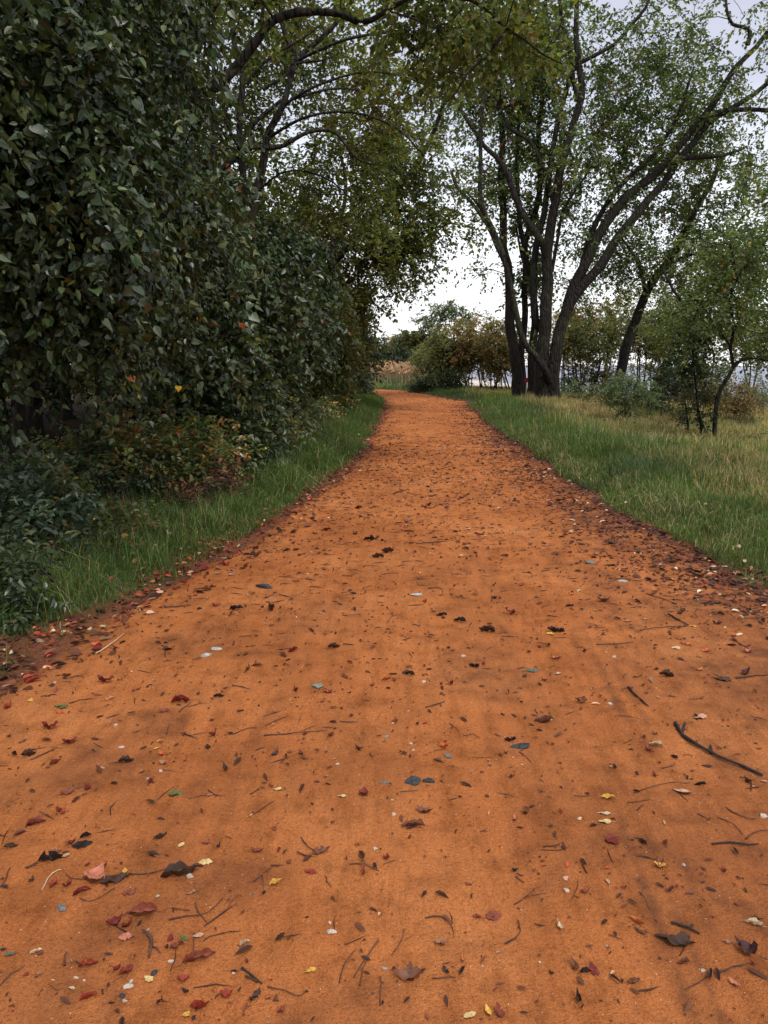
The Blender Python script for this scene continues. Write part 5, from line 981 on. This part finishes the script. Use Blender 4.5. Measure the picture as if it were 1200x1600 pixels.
TWL = [([(43, 1358), (60, 1348), (75, 1345)], 2.5, M_TW), ([(0, 1387), (10, 1372), (16, 1357)], 3, M_TW), ([(65, 1393), (75, 1375), (90, 1361), (102, 1361)], 2.6, M_PALE), ([(103, 1366), (110, 1373), (133, 1375)], 2.2, M_TW), ([(125, 1404), (138, 1410), (160, 1402), (180, 1388)], 2.2, M_TW), ([(200, 1366), (235, 1366), (262, 1358), (278, 1354)], 2.6, M_TW),
       ([(268, 1419), (278, 1423), (296, 1424)], 3, M_TW), ([(264, 1439), (290, 1434), (325, 1428), (348, 1404)], 2.8, M_TW), ([(305, 1411), (312, 1428), (325, 1445)], 2.8, M_TW), ([(302, 1460), (303, 1485), (297, 1502)], 2.2, M_TW), ([(318, 1470), (340, 1462), (376, 1455)], 2.8, M_TW), ([(231, 1461), (237, 1475), (233, 1498)], 7, M_TW), ([(236, 1478), (244, 1484), (250, 1489)], 4, M_TW), ([(101, 1510), (102, 1498), (104, 1488)], 3.6, M_TW),
       ([(0, 1541), (18, 1524), (38, 1511)], 2.8, M_TW), ([(378, 1514), (394, 1526), (409, 1539)], 5, M_BLACK), ([(384, 1528), (395, 1533), (404, 1536)], 3.5, M_BLACK), ([(418, 1543), (445, 1550), (466, 1559), (478, 1550)], 3, M_TW), ([(530, 1537), (538, 1510), (556, 1484)], 3, M_TW), ([(553, 1530), (570, 1500), (592, 1470)], 3.2, M_TW), ([(562, 1542), (568, 1515), (578, 1495)], 2.6, M_TW), ([(595, 1572), (594, 1550), (595, 1526)], 2.8, M_TW),
       ([(612, 1495), (625, 1475), (632, 1453)], 2.8, M_TW), ([(665, 1437), (688, 1433), (704, 1447), (710, 1467)], 3, M_TW), ([(788, 1475), (805, 1468), (812, 1458), (810, 1440)], 3.4, M_TW), ([(675, 1530), (695, 1528), (711, 1527)], 2.5, M_TW), ([(804, 1414), (820, 1404), (832, 1394)], 3, M_TW), ([(805, 1371), (812, 1376), (819, 1380)], 3, M_TW), ([(1133, 1261), (1155, 1276), (1180, 1282)], 2.6, M_TW), ([(1165, 1313), (1178, 1303), (1200, 1299)], 3, M_TW), ([(1120, 1278), (1145, 1288), (1160, 1306)], 2.2, M_TW),
       ([(1123, 1522), (1145, 1512), (1168, 1508)], 3.5, M_TW), ([(990, 1240), (1015, 1232), (1060, 1222)], 2.2, M_TW), ([(470, 1309), (482, 1325), (500, 1331), (515, 1322)], 2.6, M_TW), ([(395, 1274), (410, 1265), (427, 1252)], 2.2, M_TW), ([(412, 1150), (450, 1148), (510, 1142)], 3, M_TW), ([(365, 1148), (385, 1140), (402, 1138)], 2.2, M_TW), ([(415, 1134), (435, 1126), (450, 1119)], 2, M_TW), ([(260, 1148), (263, 1138), (266, 1132)], 2.4, M_TW), ([(110, 1100), (125, 1095), (144, 1092)], 2.4, M_TW), ([(535, 962), (545, 963), (562, 960)], 2.2, M_TW), ([(150, 1022), (170, 1010), (194, 991)], 3, M_PALE), ([(255, 948), (275, 949), (298, 946)], 3, M_TW),
       ([(668, 920), (688, 920), (693, 930)], 2.2, M_TW), ([(1010, 928), (1030, 935), (1052, 942)], 2.4, M_TW), ([(1045, 960), (1060, 970), (1076, 978)], 3.4, M_BLACK), ([(1000, 985), (1030, 982), (1068, 980)], 2.6, M_TW), ([(932, 1008), (960, 1007), (990, 1004)], 2.6, M_TW), ([(1150, 1060), (1175, 1058), (1200, 1056)], 3.4, M_TW), ([(665, 1106), (680, 1103), (695, 1097)], 3, M_TW), ([(812, 1176), (822, 1184), (831, 1193)], 2.4, M_TW), ([(650, 850), (680, 848), (758, 842)], 2.6, M_TW), ([(615, 772), (628, 768), (640, 764)], 2.2, M_TW), ([(1000, 1395), (1010, 1410), (1016, 1425)], 2, M_TW), ([(508, 1370), (512, 1380), (518, 1387)], 2.4, M_TW), ([(395, 1380), (410, 1370), (412, 1390)], 2.4, M_TW), ([(546, 1352), (570, 1353), (592, 1362)], 2.4, M_TW)]
for i, (pts, wd, m) in enumerate(TWL):
    (x0, y0), (x1, y1) = pts[0], pts[-1]; bend = 'curved' if len(pts) > 3 else 'straight' if len(pts) == 3 and abs((pts[1][0] - x0) * (y1 - y0) - (pts[1][1] - y0) * (x1 - x0)) < 150 else 'bent'
    stick(pts, wd, m, uniq('%s %s %s twig' % ('pale' if m is M_PALE else 'black' if m is M_BLACK else 'brown', 'long' if abs(x1 - x0) + abs(y1 - y0) > 55 else 'short', bend), (x0 + x1) / 2, (y0 + y1) / 2))
for i in range(28):
    py = 790 + 790 * R.random() ** 1.3; px = R.uniform(10, 1190); p = G(px, py)
    if not (xl(p[1]) + .1 < p[0] < xr(p[1]) - .1): continue
    a = R.uniform(-.9, .9); L = R.uniform(12, 38) * (.5 + (py - 790) / 900); q = [(px, py), (px + math.cos(a) * L * .5 + R.normal(0, 3), py + math.sin(a) * L * .35 + R.normal(0, 2)), (px + math.cos(a) * L, py + math.sin(a) * L * .7)]
    stick(q, R.uniform(1.3, 2.4), M_TW, uniq('thin brown %s twig' % ('long' if L > 25 else 'short'), px, py))

# stones
def stone_mesh(sd, sub=2, flat=.45, rough=.22, angular=True):
    rr = np.random.default_rng(sd); import bmesh
    bm = bmesh.new(); bmesh.ops.create_icosphere(bm, subdivisions=sub, radius=.5)
    pl = [(lambda v: v / np.linalg.norm(v))(rr.normal(0, 1, 3)) for _ in range(9)]; ds = rr.uniform(.20, .42, 9)
    for v in bm.verts:
        c = np.array(v.co)
        for n_, d_ in zip(pl, ds):
            k = c @ n_ - d_
            if k > 0: c = c - n_ * k * .92
        c = c * (1 + rr.normal(0, .02)); v.co = (c[0], c[1], c[2] * flat)
    me = bpy.data.meshes.new('stone'); bm.to_mesh(me); bm.free(); return me
SM = {'white': plain_mat("white_quartz", (.32, .25, .19), (.56, .48, .40), 9, .7), 'blue grey': plain_mat("blue_grey_stone", (.11, .115, .11), (.21, .215, .205), 5, .85, .9), 'slate': plain_mat("slate", (.022, .024, .025), (.070, .073, .075), 6, .8, 1.0), 'pale grey': plain_mat("pale_grey_stone", (.30, .29, .25), (.46, .44, .40), 5, .7, .8), 'grey green': plain_mat("grey_green_stone", (.13, .16, .13), (.22, .25, .20), 9), 'black': plain_mat("black_stone", (.02, .02, .022), (.05, .05, .055), 9, .5)}
def stone(px, py, wpx, colr, label=None, asp=1.0, flat=.6, ang=0, sd=None, name='pebble'):
    p = G(px, py); dist = np.linalg.norm(p - CAM); L = wpx / FPX * dist
    me = stone_mesh(sd if sd is not None else R.integers(1e6), 3 if wpx > 20 else 2, 1.0)
    me.materials.append(SM[colr])
    if label is None: L *= .85; asp *= R.uniform(.7, 1)
    o = link(name, me, None, (p[0], p[1], p[2] + L * flat * .10), label or uniq('%s %s pebble' % ('tiny' if wpx < 8 else 'small', colr), px, py), 'stone', 'stones on the path')
    o.scale = (L, L * asp, L * flat); o.rotation_euler = (R.normal(0, .1), R.normal(0, .1), math.radians(ang)); return o
stone(97, 1420, 20, 'blue grey', 'blue grey angular pebble in the near sand', .8, .7); stone(297, 1370, 11, 'white', 'white pebble resting on a long dark leaf', 1, 1); stone(246, 1401, 9, 'white'); stone(191, 1557, 11, 'black'); stone(195, 1564, 9, 'white'); stone(200, 1542, 17, 'white', None, .7, .4); stone(205, 1534, 9, 'white'); stone(520, 1456, 17, 'white', 'flat white flaky pebble midway between two grey twigs', .9, .4)
stone(586, 1327, 10, 'white'); stone(267, 1503, 11, 'white', None, .5); stone(242, 1521, 12, 'black', None, 1.2); stone(132, 1532, 6, 'white'); stone(119, 1528, 9, 'white', None, .5); stone(615, 1273, 12, 'white', None, .8, .6); stone(884, 1391, 11, 'white', 'white pointed pebble directly under a pink chip of leaf'); stone(1099, 1517, 8, 'white'); stone(1192, 1276, 15, 'white', None, .8, .6); stone(600, 1513, 12, 'pale grey', None, .9, .3); stone(1068, 1352, 8, 'pale grey'); stone(613, 1277 - 27, 6, 'white')
stone(643, 1222, 29, 'slate', 'larger lobe of dark slate lying nearly joined to a smaller piece', .75, .45, 15, 5, 'stone'); stone(668, 1221, 25, 'slate', 'smaller dark slate piece butting against the larger slate', .55, .40, -5, 8, 'stone'); stone(600, 1223, 18, 'blue grey', None, .6, .4); stone(812, 1168, 33, 'slate', 'flat blue grey slate sliver tilted in the sand', .35, .35, 12, 9, 'stone'); stone(412, 918, 28, 'slate', 'dark slate stone close to the grass verge', .7, .45, 0, 12, 'stone')
stone(340, 1014, 24, 'pale grey', 'upper piece of the pale grey rock showing through the sand', .6, .3, 30, 14, 'stone'); stone(322, 1024, 28, 'pale grey', 'lower piece of the pale grey rock, streaked with rust', .6, .35, 25, 15, 'stone'); stone(496, 1073, 22, 'grey green', 'grey green flat stone beside a red leaf', .8, .35, 0, 17, 'stone'); stone(181, 1134, 10, 'white'); stone(190, 1168, 12, 'white', None, .6, .5); stone(700, 1183, 12, 'blue grey', 'light blue grey pebble by the orange red leaf', .9, .8); stone(603, 1151, 13, 'grey green', None, .6, .4); stone(652, 930, 28, 'pale grey', 'long pale flat stone lying across the path', .5, .25, 0, 20, 'stone'); stone(634, 1052, 14, 'slate'); stone(662, 1066, 10, 'white'); stone(723, 1025, 12, 'white', None, .6, .4); stone(953, 1100, 10, 'white'); stone(922, 880, 20, 'blue grey', 'blue stone on the dull sand near the meadow verge', .6, .4, 0, 22, 'stone'); stone(972, 909, 20, 'pale grey', None, .5, .3); stone(1088, 938, 12, 'grey green', None, .6, .5); stone(806, 763, 15, 'blue grey', None, .5, .4); stone(690, 702, 15, 'grey green', 'pale flat stone half buried far up the path', .6, .2, 0, 25, 'stone'); stone(642, 1162, 8, 'white'); stone(646, 1172, 7, 'white'); stone(527, 1194, 7, 'white'); stone(252, 1205, 9, 'white'); stone(231, 1218, 11, 'pale grey', None, .5)
for i in range(12):
    py = 860 + 720 * R.random(); px = R.uniform(20, 1180); p = G(px, py)
    if xl(p[1]) + .2 < p[0] < xr(p[1]) - .2: stone(px, py, R.uniform(4, 8), ['white', 'pale grey', 'blue grey', 'white'][i % 4])

# ---- unpickable crumbs: leaf fragments, bark chips, grit; denser along both edges
g = Acc()
def crumbs(x, y, size, cols, wts, flat=.25, shape='oval', lift=0.0):
    n = len(x); p = np.stack([x, y, ground(x, y) + .003 + size * .10 + lift], 1); a = R.uniform(0, 6.28, n)
    d = np.stack([np.cos(a), np.sin(a), R.normal(0, .12, n)], 1); up = np.array([0, 0, 1.]) + R.normal(0, flat, (n, 3))
    V, F, C = leaves(p, d, up, size, palette(n, cols, wts, .25), shape); g.add(V, F, C)
FRAG = [(.10, .038, .022), (.05, .024, .018), (.19, .06, .035), (.17, .025, .018), (.45, .30, .19), (.60, .46, .33)]
n = 26000; y = 1.2 + 12 * R.random(n) ** 1.3; x = xl(y) + (xr(y) - xl(y)) * R.random(n); kk = R.random(n) < .12 + 1.6 * (fbm(x, y, .3) + .22); x, y = x[kk], y[kk]; n = len(x); crumbs(x, y, R.gamma(2.0, .0030, n).clip(.0025, .03) * (1 + .10 * y), FRAG, [4, 4, 3, 1.5, .5, .35], .25, 'far')
n = 6800; y = 6 + 40 * R.random(n) ** 1.5; x = xl(y) + (xr(y) - xl(y)) * R.random(n); kk = R.random(n) < .25 + 1.5 * (fbm(x, y, .7) + .25); x, y = x[kk], y[kk]; n = len(x); crumbs(x, y, R.gamma(3, .010, n).clip(.015, .09) * (1 + .01 * y), FRAG, [4, 3, 3, 2, .6, .4])
n = 6000; y = 2.8 + 34 * R.random(n) ** 1.5; x = xl(y) + R.normal(-.02, .26, n) + .05; kk = R.random(n) < .35 + 1.6 * (fbm(x, y, .35) + .3); x, y = x[kk], y[kk]; n = len(x); crumbs(x, y, R.gamma(4, .009, n).clip(.008, .09), FRAG + [(.36, .05, .025)], [5, 4, 4, 1.4, .9, .5, .3], .5)
n = 15000; y = 4.0 + 26 * R.random(n) ** 1.4; x = xr(y) - np.abs(R.normal(0, .55, n)) + .15; kk = R.random(n) < .4 + 1.5 * (fbm(x, y, .4) + .3); x, y = x[kk], y[kk]; n = len(x); crumbs(x, y, R.gamma(4, .008, n).clip(.008, .08), FRAG + [(.30, .05, .025)], [5, 4.5, 4, 1.3, .8, .4, .15], .5)
n = 9000; y = 3 + 22 * R.random(n) ** 1.3; x = xl(y) - .5 - 3.5 * R.random(n); crumbs(x, y, R.gamma(4, .014, n).clip(.02, .10), FRAG, [4, 4, 4, 1, .7, .2], .5)
n = 5200; y = 1.3 + 14 * R.random(n) ** 1.4; x = xl(y) + (xr(y) - xl(y)) * R.random(n); crumbs(x, y, R.gamma(3, .006, n).clip(.01, .06) * (1 + .08 * y), FRAG, [4, 5, 2, 0, .2, .1], .1, 'long')
n = 1000; y = 2.9 + 9 * R.random(n) ** 1.5; x = xl(y) + R.normal(.02, .17, n); kk = fbm(x, y, .5) > -.08; x, y = x[kk], y[kk]; n = len(x); crumbs(x, y, R.uniform(.022, .055, n), [(.42, .07, .03), (.26, .05, .025), (.50, .16, .06), (.50, .26, .16), (.12, .04, .025), (.52, .42, .24)], [2.5, 3, 2, 1, 3, .7], .5, 'oval', .012)
n = 260; y = 3 + 26 * R.random(n) ** 1.3; x = np.where(R.random(n) < .55, xl(y) - R.uniform(.05, 1.2, n), xr(y) + np.abs(R.normal(.2, .5, n))); crumbs(x, y, R.uniform(.03, .06, n), [(.50, .18, .05), (.55, .42, .16), (.28, .10, .05), (.40, .06, .03), (.52, .40, .26)], [2, 2, 3, 1, 2], .5, 'oval', .06)
link("leaf_litter", g.mesh("leaf_litter", M_LITTER), None, None, 'crumbled leaf and bark fragments scattered over the sand and its edges', 'leaf litter', kind='stuff')
g = Acc(); n = 900; y = 1.3 + 16 * R.random(n) ** 1.3; x = xl(y) + .1 + (xr(y) - xl(y) - .2) * R.random(n); n2 = 1200
y = np.r_[y, 4.4 + 16 * R.random(n2) ** 1.4]; x = np.r_[x, xr(y[n:]) - np.abs(R.normal(0, .5, n2))]; n += n2
a = R.uniform(-.7, .7, n) + (R.random(n) < .3) * 1.2; L = R.uniform(.012, .06, n) * (1 + .03 * y); w_ = R.uniform(.0006, .0018, n) * (1 + .12 * y)
d = np.stack([np.cos(a), np.sin(a), 0 * a], 1) * L[:, None]; s_ = np.stack([-np.sin(a), np.cos(a), 0 * a], 1) * w_[:, None]; p = np.stack([x, y, ground(x, y) + .003], 1)
md = p + s_ * R.normal(0, 3, (n, 1)); up_ = np.array([0, 0, 1]) * w_[:, None] * 1.5
V = np.stack([p - d + s_, p - d - s_, p - d + up_, md + s_, md - s_, md + up_ * 1.5, p + d], 1).reshape(-1, 3); b = (np.arange(n) * 7)[:, None, None]
g.add(V, [(b + np.array([(0, 1, 4, 3), (1, 2, 5, 4), (2, 0, 3, 5)])[None]).reshape(-1, 4), (b + np.array([(3, 4, 6), (4, 5, 6), (5, 3, 6)])[None]).reshape(-1, 3)], palette(n * 7, [(.06, .03, .02), (.11, .05, .032), (.03, .02, .017)], [3, 2, 2], .1))
link("twig_litter", g.mesh("twig_litter", M_LITTER), None, None, 'hair thin broken twig bits strewn across the orange sand', 'leaf litter', kind='stuff')
